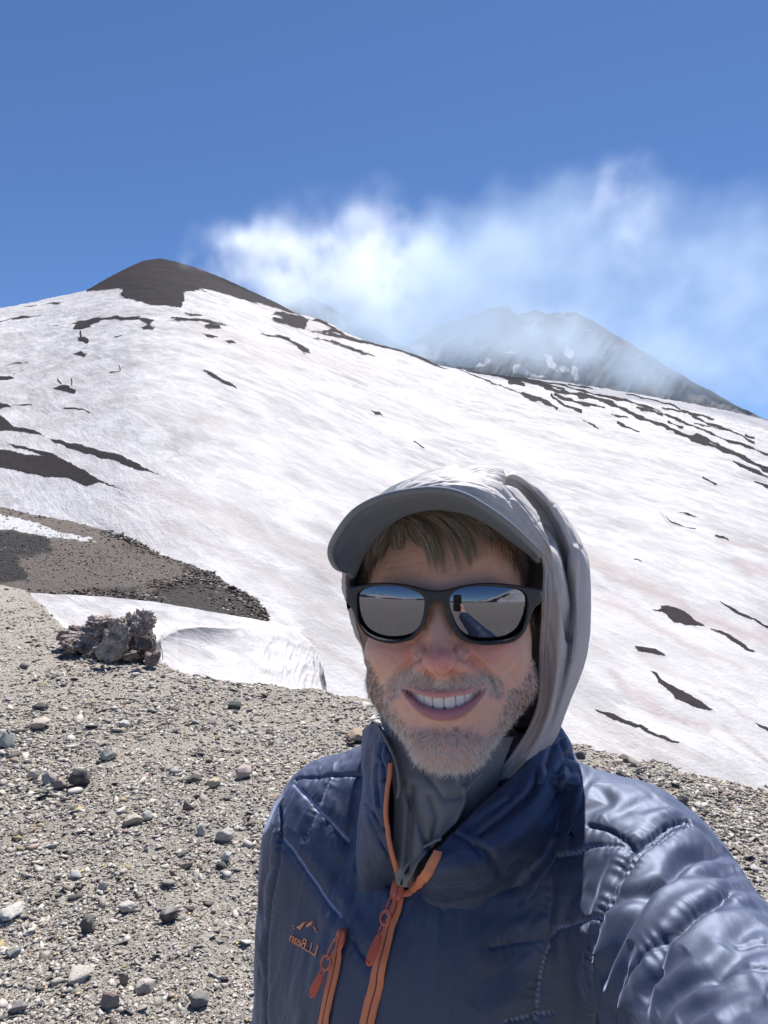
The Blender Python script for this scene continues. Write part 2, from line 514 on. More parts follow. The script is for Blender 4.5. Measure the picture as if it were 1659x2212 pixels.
far_sk = [(780, 800), (860, 758), (890, 744), (940, 706), (1000, 688), (1030, 676), (1060, 664), (1085, 660), (1100, 662), (1118, 682), (1130, 676), (1150, 669), (1166, 671),
          (1180, 677), (1200, 677), (1225, 676), (1240, 674), (1262, 682), (1300, 704), (1350, 735), (1400, 765), (1450, 796), (1500, 826), (1550, 852), (1600, 880), (1659, 908), (1800, 990), (2000, 1080)]
far_snow = [
    P(zr, 105,435, 150,420, 190,445, 260,400, 350,375, 385,405, 380,430, 460,430, 440,450, 400,490, 440,475, 465,490, 440,520, 340,530, 150,470),
    P(zr, 600,350, 640,345, 660,320, 690,310, 680,345, 685,380, 650,395, 620,380, 610,365), P(zr, 640,305, 690,298, 710,310, 680,345, 660,340),
    P(zr, 735,295, 775,292, 805,310, 800,332, 780,320, 750,312), P(zr, 765,460, 775,435, 790,430, 805,440, 825,470, 815,488, 790,482),
    P(zr, 690,465, 715,470, 735,510, 745,550, 725,545, 700,505), P(zr, 805,515, 830,515, 845,580, 820,578, 805,550),
    P(zr, 735,520, 790,525, 800,545, 760,550), P(zr, 560,505, 590,510, 620,540, 680,560, 700,570, 560,545, 555,525),
    P(zr, 505,465, 550,460, 568,450, 560,472), P(zr, 455,262, 480,258, 545,262, 540,268), P(zr, 880,352, 900,358, 895,364),
]
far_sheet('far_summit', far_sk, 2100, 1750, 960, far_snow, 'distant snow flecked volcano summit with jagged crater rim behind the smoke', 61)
mid_sk = [(560, 690), (620, 660), (650, 645), (668, 637), (700, 655), (730, 672), (760, 682), (800, 705), (850, 735), (900, 765), (960, 800)]
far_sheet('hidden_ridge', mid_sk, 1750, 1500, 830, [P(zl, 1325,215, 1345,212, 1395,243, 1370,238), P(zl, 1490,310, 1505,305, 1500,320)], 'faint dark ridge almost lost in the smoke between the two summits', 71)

# --- gravelly lava ridge at mid left
rsk = [(-700, 1010), (-300, 1050), (0, 1095), (80, 1114), (150, 1125), (225, 1145), (280, 1160), (320, 1184), (345, 1198), (400, 1215), (465, 1240), (500, 1270), (550, 1290), (577, 1320), (581, 1340), (584, 1350)]
rbt = [(-700, 1275), (0, 1292), (65, 1296), (160, 1299), (250, 1301), (350, 1309), (450, 1329), (525, 1341), (575, 1349), (584, 1353)]
n_u, n_v = 900, 260
u = np.concatenate([np.linspace(-700, -20, 120, endpoint=False), np.linspace(-20, 584, n_u)]); n_u = len(u)
s_ = interp(rsk, u); b_ = interp(rbt, u) + 14
t = np.linspace(0, 1, n_v)
px = np.repeat(u[:, None], n_v, 1); py = s_[:, None] + (b_ - s_)[:, None] * t[None, :]
dtop = interp([(-700, 110), (0, 90), (300, 66), (500, 44), (584, 33)], u); dbot = interp([(-700, 34), (0, 30), (300, 29), (584, 30)], u)
dd = 1 / (1 / dtop[:, None] * (1 - t[None, :]) + 1 / dbot[:, None] * t[None, :])
v = W(px, py, dd)
# boulder fields: stronger relief on the crest and on the dark nose
crest = np.exp(-((px - 300) / 60) ** 2 - ((py - 1180) / 22) ** 2) + np.exp(-(seg_dist(px, py, [(400, 1228), (465, 1244), (500, 1272), (550, 1295), (577, 1325), (572, 1342)]) / 9) ** 2) \
    + .8 * np.exp(-(seg_dist(px, py, [(60, 1288), (180, 1278), (300, 1292), (360, 1270), (420, 1250)]) / 14) ** 2)
rg = fbm(v * 1.3, 4, 81, .6)
blk = np.abs(fbm(v * 2.6, 3, 84, .6))
v[..., 2] += (.05 * rg + .20 * blk * np.clip(crest, 0, 1.2) - .1 * np.clip(crest, 0, 1)) * (dd / 40)
snow_m = np.zeros_like(px); ash_m = np.zeros_like(px)
qx = px + 6 * fbm(np.stack([px * .03, py * .1, px * 0], -1), 4, 85); qy = py + 4 * fbm(np.stack([px * .03, py * .1, px * 0 + 3], -1), 4, 86)
snow_m = np.clip(.5 - sdf_poly(qx, qy, P(zm, -900,120, 0,230, 120,255, 250,300, 430,350, 300,335, 200,330, 100,308, 0,290, -900,200)) / 3, 0, 1)
ash_m = np.maximum(np.clip(.5 - sdf_poly(qx, qy, P(zm, -1200,170, 0,295, 100,310, 200,330, 240,380, 150,410, 80,420, 110,470, 130,520, 0,532, -1200,540)) / 8, 0, 1),
                   .75 * np.clip(.5 - sdf_poly(qx, qy, P(zm, 660,560, 760,520, 800,512, 900,518, 1000,575, 1090,640, 1140,700, 900,660, 750,622, 620,600)) / 8, 0, 1))
ash_m = np.maximum(ash_m, .7 * np.clip(.5 - sdf_poly(qx, qy, P(zm, 300,560, 600,545, 620,600, 420,605, 320,600)) / 8, 0, 1))
bk = W(u, s_, dtop * 1.08); bk[:, 2] -= .02 * dtop
bk2 = W(u, s_, dtop * 1.5); bk2[:, 2] -= .4 * dtop
v = np.concatenate([np.stack([bk2, bk], 1), v], 1)
pd2 = lambda a: np.concatenate([a[:, :1], a[:, :1], a], 1).reshape(-1)
M = NT('lava_gravel')
co = M.coords('Object')
a1 = M.noise(co, 1.1, 8, .75)
a2 = M.noise(co, 9.0, 6, .8)
vo = M.add('ShaderNodeTexVoronoi'); vo.inputs['Scale'].default_value = 5.5; M.link(co, vo.inputs['Vector'])
c1 = M.ramp(a2, [(.32, (.055, .047, .042)), (.5, (.19, .165, .148)), (.62, (.30, .27, .245)), (.74, (.48, .45, .42))])
c1 = M.mix(M.ramp(a1, [(.4, 0.0), (.65, .5)]), c1, (.22, .18, .16))
cash = M.ramp(a2, [(.3, (.035, .033, .034)), (.7, (.085, .08, .08))])
c1 = M.mix(M.attr('ash'), c1, cash)
c1 = M.mix(M.ramp(M.math('ADD', M.attr('snow'), M.math('MULTIPLY', M.math('SUBTRACT', a2, .5), .9)), [(.45, 0.0), (.55, 1.0)]), c1, (.68, .68, .695))
M.set(Base_Color=c1, Roughness=.95, Specular_IOR_Level=.15)
M.link(M.bump(M.math('ADD', a2, M.math('MULTIPLY', vo.outputs[0], .5)), 1.0, .25), M.b.inputs['Normal'])
lava_ridge = mesh_np('lava_ridge', v.reshape(-1, 3), grid_faces(n_u, n_v + 2), M.m, attrs={'snow': pd2(snow_m), 'ash': pd2(ash_m)})
tag(lava_ridge, 'brown gravel ridge with loose boulders reaching into the snow', kind='structure')

# --- snow bank below the ridge, with its broken cornice
ssk = [(-200, 1270), (60, 1280), (160, 1285), (250, 1290), (350, 1300), (450, 1320), (525, 1335), (575, 1345), (600, 1347), (640, 1363), (668, 1385), (690, 1412), (697, 1440), (704, 1470), (708, 1500), (712, 1530), (716, 1560)]
n_u, n_v = 620, 200
u = np.linspace(-200, 716, n_u)
s_ = interp(ssk, u); b_ = np.full(n_u, 1640.0)
t = np.linspace(0, 1, n_v) ** 1.2
px = np.repeat(u[:, None], n_v, 1); py = s_[:, None] + (b_ - s_)[:, None] * t[None, :]
dd = 27 - 11 * np.clip((py - 1275) / 365, 0, 1) + 3 * smooth_step(450, 716, px) + .22 * np.abs(fbm(np.stack([px * .05 + py * .012, py * .012, px * 0 + 2], -1), 4, 97, .6)) * smooth_step(520, 600, px) * smooth_step(1370, 1400, py)
stp = seg_dist(px, py, [(330, 1400), (352, 1376), (385, 1358), (430, 1352), (520, 1354)])
ab = py - interp([(330, 1400), (352, 1376), (385, 1358), (430, 1352), (520, 1354), (720, 1400)], px)
side = smooth_step(-2.0, 2.5, ab) * smooth_step(325, 350, px) * (1 - smooth_step(480, 560, px))
rim = smooth_step(640, 716, px) * smooth_step(0, 60, py - interp(ssk, px))
v = W(px, py, dd - 1.4 * side * np.exp(-np.clip(ab, 0, 300) / 60) + .6 * rim)
v[..., 2] += .06 * fbm(v * np.array([.5, .5, .5]), 4, 91)
ck = P(zm, 1380,840, 1395,880, 1390,930, 1400,975, 1430,985, 1445,900, 1415,850, 1385,835)
rkm = np.clip(.5 - sdf_poly(px + 2 * fbm(np.stack([px * .1, py * .1, px * 0], -1), 3, 93), py, ck) / 2, 0, 1) * .6
rkm = np.maximum(rkm, .7 * np.exp(-(seg_dist(px, py, [(345, 1392), (350, 1405), (352, 1425)]) / 2.0) ** 2))
dirt_step_shade = .5 * np.exp(-(stp / 6) ** 2) + .3 * smooth_step(.1, .8, fbm(np.stack([px * .01 + py * .01, (py * .8 - px * .3) * .07, px * 0], -1), 4, 94))  # grey line paints the snow step's shadow; the noise adds dirt
bk = W(u, s_, dd[:, 0] * 1.15); bk[:, 2] -= 1.2
v = np.concatenate([bk[:, None], v], 1)
pd1 = lambda a: np.concatenate([a[:, :1], a], 1).reshape(-1)
M = NT('bank_snow')
co = M.coords('Object')
st = M.aniso(-18, (.35, .5, 1.6))
n1 = M.noise(st, 1.6, 8, .65, .4); n3 = M.noise(co, 7, 6, .7)
base = M.ramp(n1, [(.3, (.40, .388, .392)), (.5, (.51, .50, .51)), (.66, (.64, .64, .655))])
base = M.mix(M.attr('dirt_and_shade'), base, (.40, .37, .36))
base = M.mix(M.ramp(M.math('ADD', M.attr('rock'), M.math('MULTIPLY', M.math('SUBTRACT', n3, .5), .6)), [(.44, 0.0), (.56, 1.0)]), base, (.13, .115, .105))
M.set(Base_Color=base, Roughness=.75, Specular_IOR_Level=.25)
M.link(M.bump(M.math('ADD', n1, M.math('MULTIPLY', n3, .25)), .7, .12), M.b.inputs['Normal'])
bank_snow = M.m
snow_bank = mesh_np('snow_bank', v.reshape(-1, 3), grid_faces(n_u, n_v + 1), bank_snow, attrs={'rock': pd1(rkm), 'dirt_and_shade': pd1(dirt_step_shade)})
tag(snow_bank, 'hollowed snow bank with a broken edge beyond the gravel', kind='structure')

# --- near gravel ground, one polar sheet round the camera, falling away past its edge
EDGE = [(-250, 1236), (0, 1258), (55, 1272), (85, 1298), (115, 1330), (180, 1390), (240, 1412), (345, 1430), (420, 1450), (500, 1466), (600, 1474), (700, 1486), (790, 1500), (900, 1520), (1050, 1555), (1240, 1601),
        (1300, 1618), (1400, 1638), (1500, 1664), (1600, 1684), (1659, 1696), (1900, 1770)]
E_ = np.asarray(EDGE, float)
rr = ray(E_[:, 0], E_[:, 1]); tt = -1.70 / rr[:, 2]
ex, ey = rr[:, 0] * tt, rr[:, 1] * tt
eaz = np.degrees(np.arctan2(ex, ey)); er = np.hypot(ex, ey)
azt = np.concatenate([[-181, -120, -80, -55], eaz, [55, 75, 100, 181]])
ert = np.concatenate([[420, 420, 120, 45], er, [4.0, 9, 80, 420]])
az_f = np.linspace(-40, 40, 1300)
az = np.concatenate([np.linspace(-180, -40, 260, endpoint=False), az_f, np.linspace(40, 180, 262)[1:-1]])
r_e = np.exp(np.interp(az, azt, np.log(ert)))
r_e = r_e * (1 + .018 * fbm(np.stack([az * .5, az * 0, az * 0], -1), 4, 101))
ns = 520
sa = np.concatenate([np.linspace(0, 1, 430) ** 1.0 * .96, .96 + .04 * np.linspace(0, 1, 41)[1:], 1 + np.linspace(0, 1, 51)[1:] ** 1.5 * 1.6])
r0 = .35
R = np.where(sa[None, :] <= 1, r0 * (r_e[:, None] / r0) ** np.clip(sa, 0, 1)[None, :], r_e[:, None] * sa[None, :])
X = np.sin(np.radians(az))[:, None] * R; Y = np.cos(np.radians(az))[:, None] * R

def ground_z(x, y, r, re):
    s = r / re
    p = np.stack([x, y, 0 * x], -1)
    z = .035 * vnoise(p * .9, 111) * smooth_step(1.2, 3, r) + .018 * fbm(p * 4.2, 3, 112) + .006 * fbm(p * 22, 3, 113) * (r < 30)
    z = z * (1 - .4 * smooth_step(.9, 1, s))
    fr = smooth_step(70, 52, np.abs(np.degrees(np.arctan2(x, y))))
    z = z - fr * np.where(s > .93, (s - .93) ** 2 * re * .9, 0)
    z = z - np.where(s > 1.0, (s - 1.0) * np.where(fr > 0, .65 * re * fr, 0) + (s - 1.0) * 6 * (1 - fr), 0)
    return z

Zg = ground_z(X, Y, R, r_e[:, None])
Zg += .25 * vnoise(np.stack([X * .05, Y * .05, 0 * X], -1), 115) * smooth_step(20, 60, R) * (np.abs(az) > 60)[:, None]
v = np.stack([X, Y, Zg], -1)
M = NT('ash_gravel')
co = M.coords('Object')
g1 = M.noise(co, .55, 5, .6); g2 = M.noise(co, 9, 6, .7); g3 = M.noise(co, 55, 5, .75)
vo = M.add('ShaderNodeTexVoronoi'); vo.inputs['Scale'].default_value = 62; M.link(co, vo.inputs['Vector'])
vc = M.ramp(vo.outputs['Color'], [(.15, (.18, .165, .145)), (.45, (.34, .31, .27)), (.7, (.48, .445, .40)), (.92, (.66, .63, .59))])
c1 = M.ramp(g3, [(.32, (.16, .14, .12)), (.5, (.33, .30, .26)), (.68, (.47, .435, .39))])
c1 = M.mix(.5, c1, vc)
c1 = M.mix(M.ramp(g1, [(.4, 0.0), (.65, .45)]), c1, (.30, .265, .22))
c1 = M.mix(M.ramp(g2, [(.55, 0.0), (.75, .4)]), c1, (.45, .42, .38))
M.set(Base_Color=c1, Roughness=.95, Specular_IOR_Level=.15)
M.link(M.bump(M.math('ADD', g3, M.math('MULTIPLY', vo.outputs['Distance'], -.6)), 1.0, .02), M.b.inputs['Normal'])
ground_mat = M.m
ground = mesh_np('ground', v.reshape(-1, 3), grid_faces(len(az), len(sa), True), ground_mat)
tag(ground, 'stony grey brown volcanic gravel ground', kind='structure')

# --- wide lower land all round, reaching the horizon (seen mirrored in the sunglasses)
n_a, n_r = 120, 40
a = np.linspace(0, 2 * math.pi, n_a, endpoint=False); r = np.geomspace(30, 30000, n_r)
x = np.sin(a)[:, None] * r; y = np.cos(a)[:, None] * r
z = -62 + 0 * x
back_f = smooth_step(.0, -.5, np.cos(a))[:, None]
z = np.where(back_f > 0, z * (1 - back_f) + back_f * (-14 - .01 * r), z)
M2 = NT('lowland'); M2.set(Base_Color=(.10, .09, .085), Roughness=.95)
low = mesh_np('lower_terrain', np.stack([x, y, z], -1).reshape(-1, 3), grid_faces(n_a, n_r, True), M2.m)
tag(low, 'dark lower slopes of the volcano reaching the horizon', kind='structure')
# snow hills behind the camera, mirrored in the lenses
a = np.radians(np.linspace(75, 285, 320)); az_d = np.degrees(a)
n_r = 40; r = np.linspace(230, 620, n_r)
hh = 60 * smooth_step(95, 130, az_d) * (1 - smooth_step(135, 168, az_d)) + 9 + 12 * np.exp(-((az_d - 235) / 22) ** 2) + 3 * vnoise(np.stack([az_d * .12, az_d * 0, az_d * 0], -1), 131)
prof = np.sin(np.linspace(0, 1, n_r) * math.pi) ** 1.2
z = hh[:, None] * prof[None, :] - 2 + 2 * fbm(np.stack([np.sin(a)[:, None] * r * .02, np.cos(a)[:, None] * r * .02, 0 * a[:, None] + 0 * r], -1), 3, 132)
v = np.stack([np.sin(a)[:, None] * r, np.cos(a)[:, None] * r, z], -1)
rk = smooth_step(.15, .4, fbm(v * .012, 4, 133))
hills = mesh_np('snow_hills', v.reshape(-1, 3), grid_faces(len(a), n_r), snow_mat, attrs={'rock': rk.reshape(-1) * .7, 'dirt_and_shade': rk.reshape(-1) * 0})
tag(hills, 'low snow hills on the far side of the plain', kind='structure')
# ================================================================== SMOKE
blobs = [  # px, py, depth, rx, ry, thickness (m), strength, soft
    (418, 578, 935, 26, 12, 50, 1.6, 0), (455, 562, 945, 30, 22, 60, 1.5, 0), (505, 552, 955, 38, 30, 60, 1.6, 0), (545, 540, 962, 24, 26, 50, 1.0, 0), (578, 530, 970, 24, 30, 50, 1.6, 0), (560, 580, 980, 80, 32, 70, 1.0, 0),
    (625, 560, 990, 40, 30, 70, 1.0, 0), (655, 572, 1000, 36, 32, 70, .95, 0), (610, 610, 1010, 90, 30, 70, 1.0, 0),
    (720, 590, 1040, 90, 55, 100, .95, 0), (800, 600, 1080, 90, 70, 110, .95, 0), (780, 510, 1080, 70, 50, 90, .62, 0), (700, 520, 1060, 40, 30, 80, .4, 0), (860, 660, 1120, 90, 70, 110, .8, 0), (880, 550, 1120, 60, 50, 90, .6, 0),
    (780, 670, 1100, 80, 40, 80, .6, 1), (940, 590, 1160, 90, 80, 100, 1.0, 1), (960, 660, 1200, 110, 70, 100, .9, 1),
    (1030, 630, 1180, 110, 80, 120, .62, 1), (1060, 550, 1220, 80, 60, 110, .55, 1), (1140, 500, 1260, 100, 50, 110, .60, 1), (1220, 460, 1300, 70, 40, 100, .6, 1),
    (1300, 425, 1330, 40, 42, 90, .48, 0), (1200, 590, 1330, 160, 75, 120, .60, 1), (1370, 500, 1400, 46, 90, 100, .38, 0), (1430, 440, 1420, 50, 40, 90, .35, 1), (1330, 560, 1380, 80, 60, 90, .4, 1), (1500, 570, 1450, 160, 100, 130, .34, 1),
    (1640, 560, 1480, 140, 100, 130, .33, 1), (1560, 460, 1480, 90, 40, 100, .16, 1), (1420, 690, 1600, 160, 80, 90, .34, 1), (1620, 700, 1660, 190, 95, 100, .34, 1), (1120, 720, 1420, 160, 70, 90, .62, 1), (960, 720, 1380, 120, 60, 90, .85, 1),
    (1800, 640, 1660, 190, 150, 110, .3, 1), (1300, 765, 1680, 190, 56, 60, 1.2, 1), (1450, 800, 1720, 160, 50, 60, 1.0, 1), (1150, 720, 1620, 150, 50, 80, 1.2, 1), (1500, 820, 1680, 180, 50, 60, .5, 1), (1690, 850, 1690, 120, 50, 60, .6, 1), (840, 730, 1300, 90, 50, 70, .6, 1),
    (690, 655, 1200, 90, 34, 70, 2.6, 1), (780, 700, 1250, 100, 38, 70, 2.6, 1), (640, 635, 1120, 50, 22, 50, 1.4, 1), (880, 735, 1300, 90, 40, 70, 1.8, 1),
    (470, 618, 760, 70, 26, 40, 1.0, 1), (570, 652, 780, 80, 24, 40, .9, 1)]
blobs = blobs[0:99]
def smoke_volume(name, grp, colv, dens, aniso_, ga, gb, lab_):
    gn = bpy.data.node_groups.new(name + '_field', 'GeometryNodeTree')
    gn.interface.new_socket('Geometry', in_out='OUTPUT', socket_type='NodeSocketGeometry')
    N, L = gn.nodes, gn.links
    gout = N.new('NodeGroupOutput')
    vc_ = N.new('GeometryNodeVolumeCube')
    pos = N.new('GeometryNodeInputPosition').outputs[0]

    def vm(op, a, b=None):
        n = N.new('ShaderNodeVectorMath'); n.operation = op
        for s_, v_ in zip(n.inputs, (a, b)):
            if v_ is None: continue
            if hasattr(v_, 'is_output'): L.new(v_, s_)
            else: s_.default_value = v_
        return n
    def mt(op, a, b=0.0, c=None):
        n = N.new('ShaderNodeMath'); n.operation = op
        for s_, v_ in zip(n.inputs, (a, b, c)):
            if v_ is None: continue
            if hasattr(v_, 'is_output'): L.new(v_, s_)
            else: s_.default_value = v_
        return n.outputs[0]
    def gnoise(scale, detail, rough, stretch=(1, 1, 1)):
        n = N.new('ShaderNodeTexNoise')
        n.inputs['Scale'].default_value = scale; n.inputs['Detail'].default_value = detail; n.inputs['Roughness'].default_value = rough
        L.new(vm('MULTIPLY', pos, stretch).outputs[0], n.inputs['Vector'])
        return n
    # warp the position so that the billows curl
    wn_ = gnoise(1 / 90, 3, .6)
    wc = vm('SUBTRACT', wn_.outputs['Color'], (.5, .5, .5)).outputs[0]
    pw = vm('ADD', pos, vm('MULTIPLY', wc, (150, 150, 150)).outputs[0]).outputs[0]
    totals = {0: None, 1: None}
    for (px_, py_, d_, rx, ry, th, am, soft_) in blobs:
        if soft_ != grp: continue
        c_ = W(px_, py_, d_)
        q = vm('SUBTRACT', pw, tuple(float(x) for x in c_)).outputs[0]
        q = vm('MULTIPLY', q, (FPX / (rx * d_), 1.0 / th, FPX / (ry * d_))).outputs[0]
        dd_ = vm('DOT_PRODUCT', q, q).outputs['Value']
        e = mt('MULTIPLY', mt('EXPONENT', mt('MULTIPLY', dd_, -1.0)), am)
        totals[soft_] = e if totals[soft_] is None else mt('ADD', totals[soft_], e)
    nz = gnoise(1 / 85, 8, .64, (1, 1, 1)).outputs['Fac']
    den = mt('MULTIPLY', totals[grp], mt('MAXIMUM', mt('MULTIPLY_ADD', nz, ga, gb), 0.0))
    den = mt('MAXIMUM', mt('SUBTRACT', den, 0.05), 0.0)
    L.new(den, vc_.inputs['Density'])
    vmin = np.array([-460.0, 820, 100]) - grp * np.array([13.7, 9.3, 7.1]); vmax = np.array([1300.0, 1900, 980]) + grp * np.array([21.3, 17.9, 15.2])
    vc_.inputs['Min'].default_value = tuple(vmin); vc_.inputs['Max'].default_value = tuple(vmax)
    for k, n_ in (('Resolution X', 352), ('Resolution Y', 84), ('Resolution Z', 186)):
        vc_.inputs[k].default_value = n_
    sm_mat = bpy.data.materials.new(name)
    sm_mat.use_nodes = True
    nt = sm_mat.node_tree
    for n in list(nt.nodes):
        if n.type == 'BSDF_PRINCIPLED': nt.nodes.remove(n)
    pv = nt.nodes.new('ShaderNodeVolumePrincipled')
    pv.inputs['Color'].default_value = colv
    pv.inputs['Density'].default_value = dens
    pv.inputs['Anisotropy'].default_value = aniso_
    nt.links.new(pv.outputs[0], nt.nodes['Material Output'].inputs['Volume'])
    smat = N.new('GeometryNodeSetMaterial'); smat.inputs['Material'].default_value = sm_mat
    L.new(vc_.outputs[0], smat.inputs['Geometry']); L.new(smat.outputs[0], gout.inputs[0])
    sme = bpy.data.meshes.new(name)
    smoke = bpy.data.objects.new(name, sme)
    COL.objects.link(smoke)
    sme.materials.append(sm_mat)
    md = smoke.modifiers.new('field', 'NODES'); md.node_group = gn
    tag(smoke, lab_, 'smoke', kind='stuff')
smoke_volume('volcanic_smoke', 0, (.92, .965, 1.0, 1), .0050, .45, 10.0, -4.0, 'white billowing smoke pouring right from the dark cone')
smoke_volume('smoke_veil', 1, (.76, .88, 1.0, 1), .0064, .15, 2.6, -.45, 'thin bluish smoke veil drifting across the far summit')
# ================================================================== PERSON
def C2(px, py, d):
    px = np.asarray(px, float); py = np.asarray(py, float); d = np.asarray(d, float)
    return np.stack([(px - 829.5) / FPX * d, d, (1106 - py) / FPX * d], -1)

YAW, HP, ROLL = rad(9.5), rad(6.5), rad(-3.0)
fw = np.array([-math.sin(YAW) * math.cos(HP), -math.cos(YAW) * math.cos(HP), math.sin(HP)])
HY = -fw
HX = np.cross(HY, [0, 0, 1]); HX /= np.linalg.norm(HX)
HZ = np.cross(HX, HY)
HX, HZ = HX * math.cos(ROLL) + HZ * math.sin(ROLL) * -1, HZ * math.cos(ROLL) + HX * math.sin(ROLL)
HO = C2(948.5, 1312, .525)

def L2C(p):      # head millimetres -> camera space
    p = np.asarray(p, float) / 1000
    return HO + HX * p[..., 0:1] + HY * p[..., 1:2] + HZ * p[..., 2:3]
def L2W(p): return C2W(L2C(p))
def C2L(c):
    q = (np.asarray(c, float) - HO) * 1000
    return np.stack([q @ HX, q @ HY, q @ HZ], -1)
def W2L(w):
    q = np.asarray(w, float) - CAM
    return C2L(np.stack([q @ CR, q @ CF, q @ CU], -1))
def PLc(px, py, yf):
    """head-space point on the surface y = yf(x, z) seen at (px, py)"""
    px = np.asarray(px, float); py = np.asarray(py, float)
    o = C2L(np.zeros(3)); r = C2L(C2(px, py, np.ones_like(px))) - o
    y = np.zeros_like(px)
    for _ in range(5):
        t = (y - o[1]) / r[..., 1]
        p = o + r * t[..., None]
        y = yf(p[..., 0], p[..., 2])
    return p

def surface_nets(F, org, h):
    inside = F < 0
    c = inside[:-1, :-1, :-1].astype(np.int8)
    cs = np.zeros(c.shape, np.int8)
    for a in (0, 1):
        for b in (0, 1):
            for d in (0, 1):
                cs += inside[a:F.shape[0] - 1 + a, b:F.shape[1] - 1 + b, d:F.shape[2] - 1 + d]
    act = np.argwhere((cs > 0) & (cs < 8))
    idm = np.full(c.shape, -1, np.int64)
    idm[act[:, 0], act[:, 1], act[:, 2]] = np.arange(len(act))
    acc = np.zeros((len(act), 3)); cnt = np.zeros(len(act))
    crn = [(a, b, d) for a in (0, 1) for b in (0, 1) for d in (0, 1)]
    for i, A in enumerate(crn):
        for B in crn[i + 1:]:
            if sum(abs(x - y) for x, y in zip(A, B)) != 1: continue
            fa = F[act[:, 0] + A[0], act[:, 1] + A[1], act[:, 2] + A[2]]
            fb = F[act[:, 0] + B[0], act[:, 1] + B[1], act[:, 2] + B[2]]
            m = (fa < 0) != (fb < 0)
            t = np.where(m, fa / np.where(m, fa - fb, 1), 0)
            acc[m] += (np.array(A) + t[m, None] * (np.array(B) - np.array(A)))
            cnt[m] += 1
    v = (act + acc / cnt[:, None]) * h + org
    fs = []
    I = inside
    for ax in range(3):
        sl0 = [slice(1, -1)] * 3; sl1 = [slice(1, -1)] * 3
        sl0[ax] = slice(0, -1); sl1[ax] = slice(1, None)
        a = I[tuple(sl0)]; b = I[tuple(sl1)]
        e = np.argwhere(a != b)
        off = np.array([1, 1, 1]); off[ax] = 0
        p = e + off
        s = a[e[:, 0], e[:, 1], e[:, 2]]
        u, w = [(1, 2), (2, 0), (0, 1)][ax]
        def cell(du, dw):
            q = p.copy(); q[:, u] -= du; q[:, w] -= dw
            return idm[q[:, 0], q[:, 1], q[:, 2]]
        q = np.stack([cell(1, 1), cell(0, 1), cell(0, 0), cell(1, 0)], -1)
        q[~s] = q[~s][:, ::-1]
        fs.append(q[(q >= 0).all(1)])
    return v, np.concatenate(fs)


class SDF:
    def __init__(s, lo, hi, h):
        s.h = h; s.lo = np.array(lo, float)
        ax = [np.arange(a, b + h, h, dtype=np.float32) for a, b in zip(lo, hi)]
        s.ax = ax
        s.F = np.full([len(a) for a in ax], 1e3, np.float32)
    def blk(s, bb):
        sl = []
        for k in range(3):
            if bb is None: sl.append(slice(None)); continue
            a = max(0, int((bb[0][k] - s.lo[k]) / s.h)); b = min(len(s.ax[k]), int((bb[1][k] - s.lo[k]) / s.h) + 2)
            sl.append(slice(a, b))
        sl = tuple(sl)
        return sl, s.ax[0][sl[0]][:, None, None], s.ax[1][sl[1]][None, :, None], s.ax[2][sl[2]][None, None, :]
    def add(s, d, k, sl=None, sub=False):
        sl = sl if sl is not None else (slice(None),) * 3
        f = s.F[sl]
        if sub:
            d = -d; h = np.clip(.5 - .5 * (f - d) / k, 0, 1); s.F[sl] = f * (1 - h) + d * h + k * h * (1 - h)
        else:
            h = np.clip(.5 + .5 * (f - d) / k, 0, 1); s.F[sl] = f * (1 - h) + d * h - k * h * (1 - h)
    def _bb(s, pts, r, k):
        p = np.asarray(pts, float); m = np.max(r) + k * 1.5 + 2 * s.h
        return (p.min(0) - m, p.max(0) + m)
    def ell(s, c, r, k=6, sub=False, full=False):
        c = np.array(c, float); r = np.array(r, float)
        bb = None if full else (c - r - k * 1.5 - 2 * s.h, c + r + k * 1.5 + 2 * s.h)
        sl, x, y, z = s.blk(bb)
        a, b, e = (x - c[0]) / r[0], (y - c[1]) / r[1], (z - c[2]) / r[2]
        k0 = np.sqrt(a * a + b * b + e * e) + 1e-6
        k1 = np.sqrt((a / r[0]) ** 2 + (b / r[1]) ** 2 + (e / r[2]) ** 2) + 1e-6
        s.add(k0 * (k0 - 1) / k1, k, sl, sub)
    def cap(s, a, b, ra, rb=None, k=6, sub=False, full=False):
        rb = ra if rb is None else rb
        a = np.array(a, float); b = np.array(b, float)
        sl, x, y, z = s.blk(None if full else s._bb([a, b], max(ra, rb), k))
        d = b - a; dd = d @ d + 1e-12
        t = np.clip(((x - a[0]) * d[0] + (y - a[1]) * d[1] + (z - a[2]) * d[2]) / dd, 0, 1)
        q = np.sqrt((x - a[0] - t * d[0]) ** 2 + (y - a[1] - t * d[1]) ** 2 + (z - a[2] - t * d[2]) ** 2)
        s.add(q - (ra + t * (rb - ra)), k, sl, sub)
    def mesh(s): return surface_nets(s.F, s.lo, s.h)

def relax(v, f, it=2, lam=.5):
    e = np.concatenate([f[:, [i, (i + 1) % f.shape[1]]] for i in range(f.shape[1])])
    for _ in range(it):
        acc = np.zeros_like(v); n = np.zeros(len(v))
        for k in range(3):
            acc[:, k] = np.bincount(e[:, 0], v[e[:, 1], k], len(v)) + np.bincount(e[:, 1], v[e[:, 0], k], len(v))
        n = np.bincount(e[:, 0], minlength=len(v)) + np.bincount(e[:, 1], minlength=len(v))
        v = v + lam * (acc / np.maximum(n, 1)[:, None] - v)
    return v

